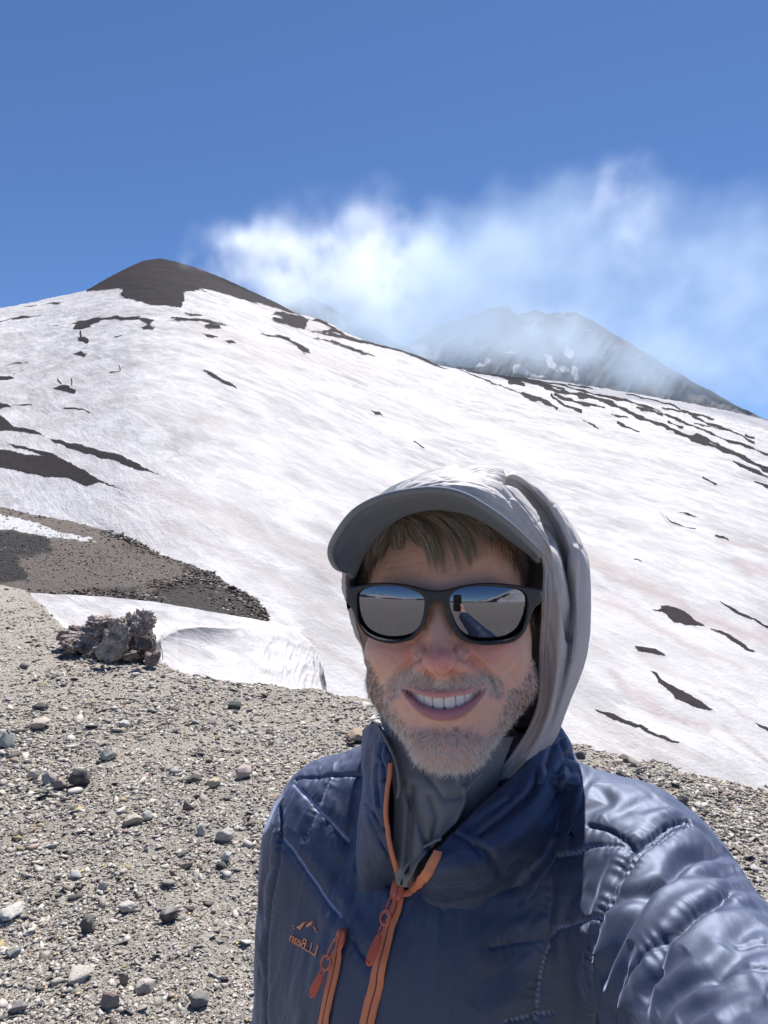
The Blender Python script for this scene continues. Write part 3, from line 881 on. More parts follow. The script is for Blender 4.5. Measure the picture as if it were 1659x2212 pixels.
def vnormals(v, f):
    n = np.zeros_like(v)
    fn = np.cross(v[f[:, 2]] - v[f[:, 0]], v[f[:, -1]] - v[f[:, 1]]) if f.shape[1] == 4 else np.cross(v[f[:, 1]] - v[f[:, 0]], v[f[:, 2]] - v[f[:, 0]])
    for i in range(f.shape[1]):
        for k in range(3): n[:, k] += np.bincount(f[:, i], fn[:, k], len(v))
    return n / (np.linalg.norm(n, axis=1, keepdims=True) + 1e-12)

# ---- head and neck
sd_ = SDF((-86, -34, -215), (86, 200, 132), 1.35)
sd_.ell((0, 94, 32), (71, 91, 84), full=True)
sd_.ell((2, 66, -30), (69, 60, 70), 22, full=True)
sd_.cap((-51, 58, -66), (-12, 23, -104), 18, 17, 16); sd_.cap((54, 58, -66), (15, 23, -104), 18, 17, 16)
sd_.ell((1, 18, -107), (23, 17, 17), 14)
sd_.ell((0, 27, -68), (42, 27, 30), 16)
sd_.cap((0, 112, -80), (0, 134, -212), 42, 44, 14, full=True)
for s_ in (-1, 1):
    sd_.ell((s_ * 39, 31, -36), (26, 22, 21), 14)           # cheeks lifted by the smile
    sd_.ell((s_ * 32, 18, 9), (26, 12, 8), 10)              # brow
    sd_.ell((s_ * 31, 6, -9), (15, 13, 11), 8, sub=True)    # eye sockets
    sd_.ell((s_ * 31, 22, -9), (13.5, 14, 10.5), 4)         # closed-in eyeballs under lids
    sd_.ell((s_ * 70, 100, -14), (6, 16, 27), 6)            # ears
# nose
sd_.cap((0, 5, 2), (0, -15, -36), 7.5, 9.0, 9)
sd_.ell((0, -17.5, -40), (10.5, 9.5, 9.0), 5)
for s_ in (-1, 1):
    sd_.ell((s_ * 13.5, -4.5, -40.5), (8.8, 10.5, 7.8), 3.2)
    sd_.cap((s_ * 8, 4, -22), (s_ * 14, 2, -36), 7, 6, 9)
sd_.cap((0, -9, -46), (0, 0, -52), 4.5, 5.5, 5)
for s_ in (-1, 1):
    sd_.ell((s_ * 7.6, -9.0, -49.5), (4.6, 6.0, 4.8), 1.4, sub=True)
# mouth: two lips round an open smile
def zU(x): return -68.0 + 7.2 * (np.abs(x) / 33.0) ** 2.0
def zLo(x): return -76.4 + 15.0 * (np.abs(x) / 33.0) ** 2.2
def yS(x): return -4.2 + .0150 * np.asarray(x) ** 2
xs = np.linspace(-34, 34, 15)
def tube(dz, r0, r1, dy, zf, k):
    for a, b in zip(xs[:-1], xs[1:]):
        ra = r1 + (r0 - r1) * (1 - (abs(a) / 34) ** 2); rb = r1 + (r0 - r1) * (1 - (abs(b) / 34) ** 2)
        sd_.cap((a, yS(a) + dy, zf(a) + dz * (ra / r0)), (b, yS(b) + dy, zf(b) + dz * (rb / r0)), ra, rb, k)
tube(2.2, 3.0, 1.8, 2.6, zU, 1.6)
tube(-3.9, 4.6, 1.9, 3.6, zLo, 2.4)
sl, x, y, z = sd_.blk(((-40, -20, -92), (40, 24, -50)))
mid = (zU(x) + zLo(x)) / 2; hf = np.maximum((zU(x) - zLo(x)) / 2, 0)
op = np.maximum(np.maximum(np.abs(z - mid) - hf, np.abs(x) - 32.5), y - 22) + 0 * y
sd_.add(op.astype(np.float32), 1.3, sl, sub=True)
hv, hf_ = sd_.mesh()
hv = relax(hv, hf_, 1, .5)
hn = vnormals(hv, hf_)
# creases and pores
def crease(pts, depth, w, side_lift=0.0):
    global hv
    d = seg_dist(hv[:, 0], hv[:, 2], pts)
    m = (hv[:, 1] < 55) & (hn[:, 1] < .3)
    hv[m] += hn[m] * ((-depth * np.exp(-(d[m] / w) ** 2) + side_lift * np.exp(-((d[m] - 2.2 * w) / (1.3 * w)) ** 2))[:, None])
for s_ in (-1, 1):
    crease([(s_ * 17, -36), (s_ * 26, -43), (s_ * 34, -51), (s_ * 40, -60), (s_ * 41.5, -68)], 3.6, 3.0, 1.5)
    crease([(s_ * 34.5, -56), (s_ * 36.5, -62), (s_ * 36, -67)], 1.6, 1.8, .5)
    crease([(s_ * 8, -24), (s_ * 15, -28), (s_ * 20, -33)], .5, 1.6)
    crease([(s_ * 24, -27), (s_ * 36, -30), (s_ * 48, -27)], .7, 2.4)
crease([(-20, -91), (0, -93), (20, -91)], 1.8, 4.0)
crease([(-44, 33), (-20, 35), (-4, 37)], .5, 1.0, .25); crease([(-40, 46), (-15, 45)], .3, 1.2)
hv += hn * (.35 * fbm(hv * .09, 3, 201) + .10 * fbm(hv * .5, 3, 202))[:, None]
hn = vnormals(hv, hf_)
# colour: red of nose, cheeks and lips
xx, yy, zz = hv.T
front = smooth_step(70, 40, yy) if False else (1 - smooth_step(50, 90, yy))
red = .85 * np.exp(-((xx / 17) ** 2 + ((zz + 38) / 14) ** 2)) * (yy < 20) + .6 * np.exp(-(((np.abs(xx) - 36) / 19) ** 2 + ((zz + 32) / 14) ** 2))
red = np.clip((red + .12 * fbm(hv * .12, 4, 203)) * front, 0, 1)
dU = seg_dist(xx, zz, [(a, zU(a) + 2.0) for a in xs]); dL = seg_dist(xx, zz, [(a, zLo(a) - 3.5 * (1 - .6 * (abs(a) / 34) ** 2)) for a in xs])
wl = 1 - (np.clip(np.abs(xx) / 35, 0, 1)) ** 3
lipU = np.clip((3.3 * wl + .4 - dU) / .9, 0, 1); lipL = np.clip((4.9 * wl + .4 - dL) / 1.2, 0, 1)
lip = np.maximum(lipU, lipL) * (yy < 18) * (np.abs(xx) < 35)
cav = ((np.abs(xx) < 33) & (zz < zU(xx) + 1) & (zz > zLo(xx) - 2.5) & (yy > yS(xx) + 8)) * 1.0
skin = np.stack([.90 - .01 * red, .54 - .21 * red, .40 - .12 * red], -1)
fore = smooth_step(0, 25, zz)
skin = skin * (1 - .06 * fore[:, None])
spots = smooth_step(.33, .55, fbm(hv * .33, 2, 207)) * .2 * (.4 + red)
skin = skin * (1 - spots[:, None] * np.array([.5, .8, .8]))
lipc = np.where((lipL > lipU)[:, None], np.array([.52, .225, .245]), np.array([.76, .35, .32]))
skin = skin * (1 - lip[:, None]) + lipc * lip[:, None]
skin = skin * (1 - cav[:, None]) + np.array([.07, .02, .02]) * cav[:, None]
hw = L2W(hv)
hpx, hpy, _ = W2P(hw)
def z1(*xy): return [(663.6 + a * .4, 962.2 + b * .4) for a, b in zip(xy[::2], xy[1::2])]
B_MUS = z1(425,1275, 480,1235, 560,1212, 640,1232, 700,1265, 740,1262, 850,1230, 950,1225, 1020,1245, 1055,1285, 1062,1345, 1030,1350, 1005,1330, 960,1322, 880,1340, 760,1335, 640,1330, 530,1318, 480,1330, 445,1352, 425,1330)
B_JAW = z1(280,1150, 330,1420, 380,1560, 480,1750, 620,1870, 780,1900, 950,1850, 1140,1680, 1260,1440, 1280,1150, 1222,1150, 1195,1240, 1140,1300, 1085,1330, 1060,1420, 1020,1500, 960,1570, 900,1560,
           820,1530, 740,1512, 660,1515, 600,1540, 540,1510, 500,1460, 450,1400, 425,1330, 390,1290, 350,1210, 325,1150)
bm = np.maximum(np.clip(.5 - sdf_poly(hpx, hpy, B_MUS) / 7, 0, 1), np.clip(.5 - sdf_poly(hpx, hpy, B_JAW) / 14, 0, 1))
bm = bm * (yy < 74) * (1 - smooth_step(.80, .97, -hn[:, 2]) * (yy > 30)) * ((yy < 60) | (zz > -88)) * (1 - lip) * (zz < -20)
skin = skin * (1 - .28 * bm[:, None]) + np.array([.44, .36, .33]) * .28 * bm[:, None]

person = empty('person', C2W(np.array([.10, .64, 0])) * [1, 1, 0])
tag(person, 'bearded man in cap, grey hood, sunglasses and navy jacket reaching one arm forward', 'person')
M = NT('skin')
co = M.coords('Object')
ac = M.attr('tint', 'Color')
n1 = M.noise(co, 420, 4, .6); n2 = M.noise(co, 1500, 3, .6)
c1 = M.mix(M.ramp(M.noise(co, 3200, 2, .6), [(.62, .0), (.75, .35)]), M.mix(M.ramp(n1, [(.38, .0), (.68, .24)]), ac, (.60, .27, .21)), (.34, .15, .11))
M.set(Base_Color=c1, Roughness=.46, Specular_IOR_Level=.45, Subsurface_Weight=.22, Subsurface_Scale=.006)
M.b.inputs['Subsurface Radius'].default_value = (1, .35, .2)
M.link(M.bump(M.math('ADD', n2, n1), .6, .0010), M.b.inputs['Normal'])
skin_mat = M.m
body = mesh_np('body', hw, hf_, skin_mat, person, attrs={'tint': skin})
bvh = BVHTree.FromPolygons([tuple(p) for p in hw], [tuple(q) for q in hf_.tolist()])
def hit(bv, px, py, off=0.0):
    r = ray(px, py); r = r / np.linalg.norm(r)
    h, n, i, d = bv.ray_cast(Vector(CAM), Vector(r))
    if h is None: return None, None
    n = np.array(n)
    if n @ r > 0: n = -n
    return np.array(h) + n * off, n

# ---- teeth
def rounded_box(c, hx, hy, hz, ax, n=4.0, res=10, taper=0.0):
    """superellipsoid block, axes = rows of ax"""
    th = np.linspace(-math.pi / 2, math.pi / 2, res); ph = np.linspace(0, 2 * math.pi, 2 * res, endpoint=False)
    def sp(w, m): return np.sign(w) * np.abs(w) ** m
    e = 2 / n
    X = sp(np.cos(th), e)[:, None] * sp(np.cos(ph), e)[None]; Y = sp(np.cos(th), e)[:, None] * sp(np.sin(ph), e)[None]; Z = sp(np.sin(th), e)[:, None] + 0 * X
    X = X * (1 + taper * Z)
    v = np.stack([X * hx, Y * hy, Z * hz], -1).reshape(-1, 3) @ np.asarray(ax, float) + np.asarray(c, float)
    nu_, nv_ = res, 2 * res
    i = np.arange(nu_ - 1)[:, None]; j = np.arange(nv_)[None]
    f = np.stack([i * nv_ + j, i * nv_ + (j + 1) % nv_, (i + 1) * nv_ + (j + 1) % nv_, (i + 1) * nv_ + j], -1).reshape(-1, 4)
    return v, f
def merge(parts):
    V, Fc, o = [], [], 0
    for v_, f_ in parts:
        V.append(v_); Fc.append(f_ + o); o += len(v_)
    return np.concatenate(V), np.concatenate(Fc)
tp = []
xc = 0.15
for s_ in (-1, 1):
    x_ = 0.0
    for w_, bot in ((8.6, -77.2), (6.8, -76.3), (7.0, -75.9), (6.2, -73.6), (6.0, -71.6)):
        cx = x_ + w_ / 2
        ang = math.atan(2 * .0215 * cx)
        a0 = np.array([math.cos(ang), math.sin(ang), 0]) * [s_, 1, 1]
        a1 = np.array([-math.sin(ang) * s_, math.cos(ang), 0])
        tp.append(rounded_box((s_ * cx + .6, 1.9 + .0215 * cx * cx, bot + 6.2), w_ / 2 / math.cos(ang) * 1.0, 2.2, 6.2, [a0 * (1 if s_ > 0 else 1), a1, (0, -.12, 1)], 3.2, 14, -.05))
        x_ += w_ * math.cos(ang) ** .3
tv, tf = merge(tp)
M = NT('enamel'); M.set(Base_Color=(.80, .76, .69), Roughness=.22, Specular_IOR_Level=.5)
mesh_np('teeth', L2W(tv), tf, M.m, person)

# ---- strands
def strands(paths, w0, cols):
    """paths (n, k, 3) metres; three-sided tapering fibres"""
    n, k, _ = paths.shape
    t = np.gradient(paths, axis=1); t /= np.linalg.norm(t, axis=2, keepdims=True) + 1e-12
    up = RNG.normal(size=(n, 1, 3))
    a = np.cross(t, up); a /= np.linalg.norm(a, axis=2, keepdims=True) + 1e-12
    b = np.cross(t, a)
    w = np.asarray(w0).reshape(-1, 1) * (1 - .82 * np.linspace(0, 1, k)[None] ** 1.5)
    ring = [paths + (a * math.cos(q) + b * math.sin(q)) * w[..., None] for q in (0, 2.094, 4.189)]
    v = np.stack(ring, 2).reshape(-1, 3)
    base = (np.arange(n) * k * 3)[:, None, None] + (np.arange(k - 1) * 3)[None, :, None]
    j = np.arange(3)[None, None]; j2 = (j + 1) % 3
    f = np.stack([base + j, base + j2, base + 3 + j2, base + 3 + j], -1).reshape(-1, 4)
    return v, f, np.repeat(cols, k * 3, axis=0)

def hair_material(name, rough=.45):
    M = NT(name)
    M.set(Base_Color=M.attr('tint', 'Color'), Roughness=rough, Specular_IOR_Level=.5)
    return M.m
beard_mat = hair_material('beard_hair')
# sample beard roots
fv = hv[hf_]; fbm_ = bm[hf_].mean(1)
area = np.linalg.norm(np.cross(fv[:, 2] - fv[:, 0], fv[:, 3] - fv[:, 1]), axis=1) / 2
fcz = fv.mean(1); pb = area * fbm_ * (1 + .9 * ((fcz[:, 2] > -66) & (np.abs(fcz[:, 0]) < 40) & (fcz[:, 1] < 28))); NB = 7400
ch = RNG.choice(len(hf_), NB, p=pb / pb.sum())
bu = RNG.random((NB, 2, 1))
q = fv[ch]
root = (q[:, 0] * (1 - bu[:, 0]) + q[:, 1] * bu[:, 0]) * (1 - bu[:, 1]) + (q[:, 3] * (1 - bu[:, 0]) + q[:, 2] * bu[:, 0]) * bu[:, 1]
nn = hn[hf_[ch]].mean(1); nn /= np.linalg.norm(nn, axis=1, keepdims=True)
rx, rz = root[:, 0], root[:, 2]
must = (rz > -66) & (np.abs(rx) < 42) & (root[:, 1] < 30)
flow = np.stack([np.sign(rx) * .25 + rx * .006, 0 * rx - .05, -1 + 0 * rx], -1)
flow[must] = np.stack([np.sign(rx[must]) * (.35 + .02 * np.abs(rx[must])), 0 * rx[must], -1 + 0 * rx[must]], -1)
flow += .55 * RNG.normal(size=flow.shape)
flow -= nn * (flow * nn).sum(1, keepdims=True)
flow /= np.linalg.norm(flow, axis=1, keepdims=True)
ln_ = np.where(must, RNG.uniform(3.2, 5.6, NB), RNG.uniform(2.4, 5.4, NB)) * (.8 + .35 * smooth_step(-85, -112, rz))
kk = np.linspace(0, 1, 5)[None, :, None]
lift = np.where(must, .42, .62)[:, None, None] + .2 * RNG.random((NB, 1, 1))
curl = RNG.normal(size=(NB, 1, 3)) * .38
path = root[:, None] + ln_[:, None, None] * (nn[:, None] * lift * (kk - .35 * kk ** 2) + flow[:, None] * (.85 * kk + .25 * kk ** 2) + curl * kk ** 2)
path[..., 2] -= 1.0 * kk[..., 0] ** 2
white = .66 + .38 * smooth_step(-88, -112, rz) + .30 * must - .32 * smooth_step(42, 60, np.abs(rx)) * (rz > -85)
rr_ = RNG.random(NB)
colw = np.array([.99, .91, .83]) * RNG.uniform(.75, 1.1, (NB, 1))
colb = np.array([.42, .30, .20]) * RNG.uniform(.6, 1.2, (NB, 1))
cold = np.array([.22, .15, .11]) * RNG.uniform(.6, 1.3, (NB, 1))
colr_ = np.where((rr_ < white)[:, None], colw, np.where((rr_ < white + (1 - white) * .62)[:, None], colb, cold))
v_, f_, c_ = strands(L2W(path), RNG.uniform(.00012, .00022, NB), np.clip(colr_, 0, 1))
mesh_np('beard', v_, f_, beard_mat, person, attrs={'tint': c_})

# ---- hair falling out under the cap
guides = [
    (0.00, [(822, 1150), (802, 1190), (792, 1228), (786, 1262)], 22), (0.10, [(850, 1128), (828, 1165), (812, 1195), (802, 1222)], 22),
    (0.20, [(880, 1112), (862, 1142), (846, 1168), (832, 1184)], 22), (0.30, [(868, 1118), (893, 1138), (915, 1153), (935, 1176)], 20), (0.40, [(858, 1112), (905, 1134), (935, 1162), (944, 1222)], 18), (0.50, [(862, 1106), (925, 1124), (965, 1156), (978, 1224)], 18),
    (0.60, [(878, 1100), (950, 1116), (1000, 1150), (1015, 1206)], 20), (0.70, [(905, 1098), (990, 1112), (1045, 1142), (1070, 1184)], 22),
    (0.80, [(940, 1096), (1030, 1114), (1085, 1148), (1110, 1180)], 24), (0.90, [(990, 1100), (1075, 1130), (1125, 1175), (1140, 1222)], 24),
    (1.00, [(1060, 1125), (1120, 1170), (1150, 1230), (1160, 1300)], 26)]
gk = np.array([g_[0] for g_ in guides]); gp = np.array([g_[1] for g_ in guides], float); gp[:, 2:, 1] += 9; gp[4:7, 3, 1] += 8
NH = 4800; paths = []; cols = []
clump_c = np.sort(RNG.uniform(0, 1, 70)); clump_len = RNG.uniform(.75, 1.2, 70); clump_dx = RNG.normal(0, 7, 70)
cnt = 0
for i in range(NH):
    stray = RNG.random() < .16
    ci = RNG.integers(70)
    s_ = float(np.clip(clump_c[ci] + RNG.normal(0, .019 if not stray else .06), 0, 1))
    g4 = np.stack([np.array([np.interp(s_, gk, gp[:, k, m]) for m in (0, 1)]) for k in range(4)])
    ln1 = clump_len[ci] * RNG.uniform(.75, 1.0) * (1.15 if stray else 1)
    g4[:, 0] += RNG.normal(0, 3) + clump_dx[ci] * np.array([0, .3, .7, 1.0])
    gc = np.stack([np.array([np.interp(clump_c[ci], gk, gp[:, k, m]) for m in (0, 1)]) for k in range(4)]) + clump_dx[ci] * np.array([[0, 0], [.3, 0], [.7, 0], [1.0, 0]])
    if not stray:
        bl = np.array([0, .35, .65, .85])[:, None]; g4 = g4 * (1 - bl) + gc * bl + np.array([[0, 0], [1, 0], [1.2, 0], [.8, 0]]) * RNG.normal(0, 1.6)
    g4[0, 1] += RNG.uniform(-22, 16)
    tt_ = np.linspace(0, 1, 9) * ln1
    # cubic through the four points
    B = [np.interp(tt_ * 3, [0, 1, 2, 3], g4[:, m]) for m in (0, 1)]
    xk, yk = B
    xk[1:-1] = (xk[:-2] + 2 * xk[1:-1] + xk[2:]) / 4; yk[1:-1] = (yk[:-2] + 2 * yk[1:-1] + yk[2:]) / 4
    xk = xk + np.sin(np.linspace(0, 2.5, 9) + ci) * 2.0 + np.sin(np.linspace(0, RNG.uniform(2, 5), 9) + RNG.uniform(0, 6)) * RNG.uniform(0, 4.5) * np.linspace(.2, 1, 9)
    layer = RNG.uniform(.0008, .0075)
    pts = []
    for a_, b_, tq in zip(xk, yk, np.linspace(0, 1, 9)):
        h_, n_ = hit(bvh, a_, b_, layer * (.6 + .8 * math.sin(math.pi * min(1, tq * 1.05)))) 
        if h_ is None: break
        pts.append(h_)
    if len(pts) < 9: continue
    paths.append(pts)
    u_ = RNG.random()
    cols.append(np.array([.28, .21, .15]) * RNG.uniform(.4, 1.4) if u_ < .5 else (np.array([.66, .56, .46]) * RNG.uniform(.7, 1.2) if u_ < .9 else np.array([.6, .56, .52])))
paths = np.array(paths)
for _ in range(2): paths[:, 1:-1] = (paths[:, :-2] + 2 * paths[:, 1:-1] + paths[:, 2:]) / 4
v_, f_, c_ = strands(paths, RNG.uniform(.00012, .00028, len(paths)), np.array(cols))
mesh_np('hair', v_, f_, hair_material('head_hair', .4), person, attrs={'tint': c_})
# scalp hair: dense short cap of hair above the hairline and at the temples
scm = ((zz > 66 - .010 * xx ** 2 + 0 * xx) | ((yy > 52) & (zz > -12))) & (yy > -20)
fm = scm[hf_].all(1)
ch = RNG.choice(np.where(fm)[0], 9000)
root = hv[hf_[ch]].mean(1); nn = hn[hf_[ch]].mean(1)
fl = np.stack([.15 * np.sign(root[:, 0]), -.15 + 0 * root[:, 0], -1 + 0 * root[:, 0]], -1) + .25 * RNG.normal(size=(9000, 3))
kk = np.linspace(0, 1, 5)[None, :, None]
path = root[:, None] + nn[:, None] * (1.0 + 3.4 * kk * (1 - .5 * kk)) + fl[:, None] * 13 * kk
v_, f_, c_ = strands(L2W(path), RNG.uniform(.00012, .0002, 9000), np.array([.15, .11, .085]) * RNG.uniform(.5, 1.4, (9000, 1)))
scalp = mesh_np('scalp_hair', v_, f_, bpy.data.materials['head_hair'], person, attrs={'tint': c_})

# ---- sunglasses
def yG(x, z): return -13.5 + .0036 * x * x + .0006 * (z + 5) ** 2
G_OUT = [(749,1275),(754,1270),(769,1266),(796,1260.5),(826,1258),(856,1260),(883,1263.5),(907,1269),(928,1274),(949,1275.5),(967,1273),(991,1266.5),(1021,1260.5),(1057,1259),(1096,1261),(1129,1266),
         (1159,1272),(1167,1276),(1168,1302),(1156,1311),(1147,1329),(1141,1350),(1132,1368),(1117,1383),(1096,1390),(1057,1394),(1027,1392),(1000,1384),(985,1371),(973,1350),(964,1326),(958,1307),(951,1302),
         (936,1302),(929,1307),(926,1323),(919,1344),(907,1365),(892,1380),(874,1387),(847,1391),(823,1387),(799,1378),(784,1365),(772,1344),(764,1323),(755,1308),(750,1299)]
G_L = [(772,1293),(775,1281),(787,1272),(808,1266.5),(838,1265),(868,1268),(898,1278),(913,1288),(917,1302),(914,1329),(905,1353),(889,1372),(868,1381),(841,1384),(814,1380),(790,1366),(778,1347),(773,1320)]
G_R = [(971,1299),(974,1287),(985,1276),(1006,1269),(1042,1266),(1078,1268),(1111,1272),(1129,1278),(1138,1290),(1138,1314),(1133,1341),(1123,1365),(1102,1381),(1072,1386.5),(1036,1386),(1009,1377),(991,1359),(980,1335),(973,1314)]
def smooth_closed(pts, n=160):
    p = np.asarray(pts, float); m = len(p)
    out = []
    for i in range(m):
        a, b, c, d = p[i - 1], p[i], p[(i + 1) % m], p[(i + 2) % m]
        for t in np.linspace(0, 1, max(2, n // m), endpoint=False):
            out.append(.5 * ((2 * b) + (-a + c) * t + (2 * a - 5 * b + 4 * c - d) * t * t + (-a + 3 * b - 3 * c + d) * t ** 3))
    return np.array(out)
def to_xz(pts):
    p = np.asarray(pts, float); q = PLc(p[:, 0], p[:, 1], yG)
    return np.stack([q[:, 0], q[:, 2]], -1)
o2, l2, r2 = to_xz(smooth_closed(G_OUT)), to_xz(smooth_closed(G_L)), to_xz(smooth_closed(G_R))
h_ = .75
lo = np.array([o2[:, 0].min() - 4, -20, o2[:, 1].min() - 4]); hi = np.array([o2[:, 0].max() + 4, 14, o2[:, 1].max() + 4])
gs = SDF(lo, hi, h_)
X2, Z2 = np.meshgrid(gs.ax[0], gs.ax[2], indexing='ij')
d2 = np.maximum(sdf_poly(X2, Z2, o2), np.maximum(-sdf_poly(X2, Z2, l2), -sdf_poly(X2, Z2, r2)))
yc = yG(X2, Z2)
th_ = 2.1 + 1.6 * np.exp(-(X2 / 12) ** 2) * 0
a_ = d2[:, None, :] + .9; b_ = np.abs(gs.ax[1][None, :, None] - yc[:, None, :] - .3) - th_[:, None, :] + .9
gs.F = (np.minimum(np.maximum(a_, b_), 0) + np.hypot(np.maximum(a_, 0), np.maximum(b_, 0)) - .9).astype(np.float32)
gv, gf = gs.mesh(); gv = relax(gv, gf, 1, .4)
M = NT('frame_acetate')
co = M.coords('Object')
n1 = M.noise(co, 90, 3, .6)
c1 = M.ramp(n1, [(.40, (.020, .019, .019)), (.62, (.045, .030, .024)), (.75, (.10, .052, .035))])
M.set(Base_Color=c1, Roughness=.38, Specular_IOR_Level=.5)
frame_mat = M.m
glasses = mesh_np('sunglasses', L2W(gv), gf, frame_mat, person)
glasses['label'] = 'dark plastic sunglasses with mirrored grey lenses'
M = NT('mirror_lens')
M.set(Base_Color=(.165, .172, .20), Metallic=1.0, Roughness=.015)
lens_mat = M.m
# lenses: real spherical shells, reflecting what stands behind the camera
for pts in (l2, r2):
    c = pts.mean(0); nr = 26; n_ = len(pts)
    s_ = np.linspace(0, 1.035, nr)[:, None, None]
    g2 = c + (pts - c)[None] * s_
    Rl = 105.0
    tiltz = LENS_TILT if 'LENS_TILT' in globals() else 0.0
    bx, bz = g2[..., 0] - c[0], g2[..., 1] - c[1]
    slope = .0072 * c[0]
    yl = yG(c[0], c[1]) + .7 + slope * bx + (bx ** 2 + bz ** 2) / (2 * Rl) + bz * -.105 - .3
    v = np.stack([g2[..., 0], yl, g2[..., 1]], -1)
    vb = v + [0, 1.6, 0]
    allv = np.concatenate([v.reshape(-1, 3), vb.reshape(-1, 3)])
    f = grid_faces(nr, n_); i = np.arange(nr - 1)
    wr = np.stack([i * n_ + n_ - 1, (i + 1) * n_ + n_ - 1, (i + 1) * n_, i * n_], -1)
    f = np.concatenate([f, wr])
    f = f[:, ::-1]
    f2 = np.concatenate([f, f[:, ::-1] + nr * n_])
    mesh_np('lens', L2W(allv), f2, lens_mat, glasses)
for s_ in (-1, 1):
    x0 = (o2[:, 0].min() + 1.2) if s_ < 0 else (o2[:, 0].max() - 1.2)
    zc = 7.0 if s_ < 0 else 5.0
    pts = np.array([[x0, yG(x0, 0) + 1, zc], [x0 + s_ * 1.5, yG(x0, 0) + 12, zc], [x0 + s_ * 3.5, 50, zc - 2], [x0 + s_ * 4, 92, zc - 5], [x0 + s_ * 2, 118, zc - 22]])
    hh = [6.5, 5.5, 3.6, 3.0, 2.5]
    rings = []
    for p, q in zip(pts, hh):
        an = np.linspace(0, 2 * math.pi, 16, endpoint=False)
        rings.append(np.stack([p[0] + 1.6 * np.sign(np.cos(an)) * np.abs(np.cos(an)) ** .6, 0 * an + p[1], p[2] + q * np.sign(np.sin(an)) * np.abs(np.sin(an)) ** .6], -1))
    v = np.array(rings).transpose(1, 0, 2).reshape(-1, 3)
    mesh_np('temple_arm', L2W(v), grid_faces(16, 5, True), frame_mat, glasses)
# ================================================================== CLOTHES
def cr(P, t):
    """Catmull-Rom through P (n, ...) at parameters t in 0..n-1"""
    P = np.asarray(P, float); n = len(P)
    i = np.clip(np.floor(t).astype(int), 0, n - 2); f = (t - i)
    sh = (-1,) + (1,) * (P.ndim - 1)
    f = f.reshape(sh)
    p0 = P[np.clip(i - 1, 0, n - 1)]; p1 = P[i]; p2 = P[i + 1]; p3 = P[np.clip(i + 2, 0, n - 1)]
    p0 = np.where((i == 0).reshape(sh), 2 * p1 - p2, p0); p3 = np.where((i == n - 2).reshape(sh), 2 * p2 - p1, p3)
    return .5 * (2 * p1 + (-p0 + p2) * f + (2 * p0 - 5 * p1 + 4 * p2 - p3) * f ** 2 + (-p0 + 3 * p1 - 3 * p2 + p3) * f ** 3)
def loft(G, nu_, nv_):
    """G[i][j] = (px, py, depth) control net -> world grid (nu, nv, 3)"""
    G = np.asarray(G, float)
    a = cr(G, np.linspace(0, G.shape[0] - 1, nu_))
    b = cr(a.transpose(1, 0, 2), np.linspace(0, G.shape[1] - 1, nv_)).transpose(1, 0, 2)
    return b
def grid_normals(w):
    du = np.gradient(w, axis=0); dv = np.gradient(w, axis=1)
    n = np.cross(du, dv); return n / (np.linalg.norm(n, axis=2, keepdims=True) + 1e-12)
def face_out(w, n, centre):
    s_ = np.sign(((w - centre) * n).sum(-1).mean()); return n * (s_ if s_ != 0 else 1)
def shell(name, w, mat, parent, thick=.0012, attrs=None):
    o = mesh_np(name, w.reshape(-1, 3), grid_faces(w.shape[0], w.shape[1]), mat, parent, attrs=attrs)
    m = o.modifiers.new('thickness', 'SOLIDIFY'); m.thickness = thick; m.offset = 0
    return o
HCW = L2W(np.array([0., 95, 20]))

# ---- cap: visor and crown
BF = [(757,1240,.548),(727,1231,.505),(710.8,1198,.478),(722,1160,.460),(763,1106,.442),(823,1074,.428),(890,1060,.421),(943,1057,.419),(995,1067,.421),(1044,1093,.430),(1096,1130,.447),(1138,1168,.472),(1164,1194,.505),(1166,1206,.540)]
BA = [(762,1246,.562),(775,1215,.556),(790,1185,.549),(812,1155,.540),(842,1128,.530),(876,1108,.522),(915,1098,.517),(950,1096,.516),(985,1100,.517),(1020,1110,.520),(1058,1130,.527),(1100,1160,.537),(1140,1190,.548),(1162,1212,.560)]
F_, A_ = np.array(BF, float), np.array(BA, float)
net = np.stack([A_, A_ * .62 + F_ * .38, A_ * .28 + F_ * .72, F_], 1)
net[:, 1, 1] += 2.0; net[:, 2, 1] -= 3.0
gpx = loft(net, 150, 60)
bw = W(gpx[..., 0], gpx[..., 1], gpx[..., 2])
nb = grid_normals(bw)
t_ = np.linspace(0, 1, 60)[None, :]
up_ = np.where((nb[..., 2:3].mean() > 0), 1, -1)
nb = nb * up_
ht = .00225 * np.sqrt(np.clip(1 - ((t_ - .965) / .035).clip(0, 1) ** 2, 0, 1))
top = bw + nb * ht[..., None]; bot = bw - nb * ht[..., None]
# rows of stitching parallel to the edge, on both faces
for c_, dpt in ((.90, .0007),):
    gro = np.exp(-((t_ - c_) / .010) ** 2)[..., None] * dpt
    top = top - nb * gro; bot = bot + nb * gro
both = np.concatenate([top, bot[:, ::-1]], 1)
seam = np.concatenate([np.exp(-((t_ - .90) / .011) ** 2) + 0 * bw[..., 0], (np.exp(-((t_ - .90) / .011) ** 2) + 0 * bw[..., 0])[:, ::-1]], 1)
edge = np.concatenate([smooth_step(.93, .97, t_) + 0 * bw[..., 0], (smooth_step(.96, .985, t_) + 0 * bw[..., 0])[:, ::-1]], 1)
M = NT('cap_cotton')
co = M.coords('Object')
n1 = M.noise(co, 900, 3, .7); n2 = M.noise(co, 60, 4, .6)
c1 = M.ramp(n2, [(.3, (.052, .076, .115)), (.7, (.080, .112, .16))])
c1 = M.mix(M.math('MULTIPLY', M.attr('edge'), .35), c1, (.38, .40, .42))  # bright sun rim painted into the visor edge colour
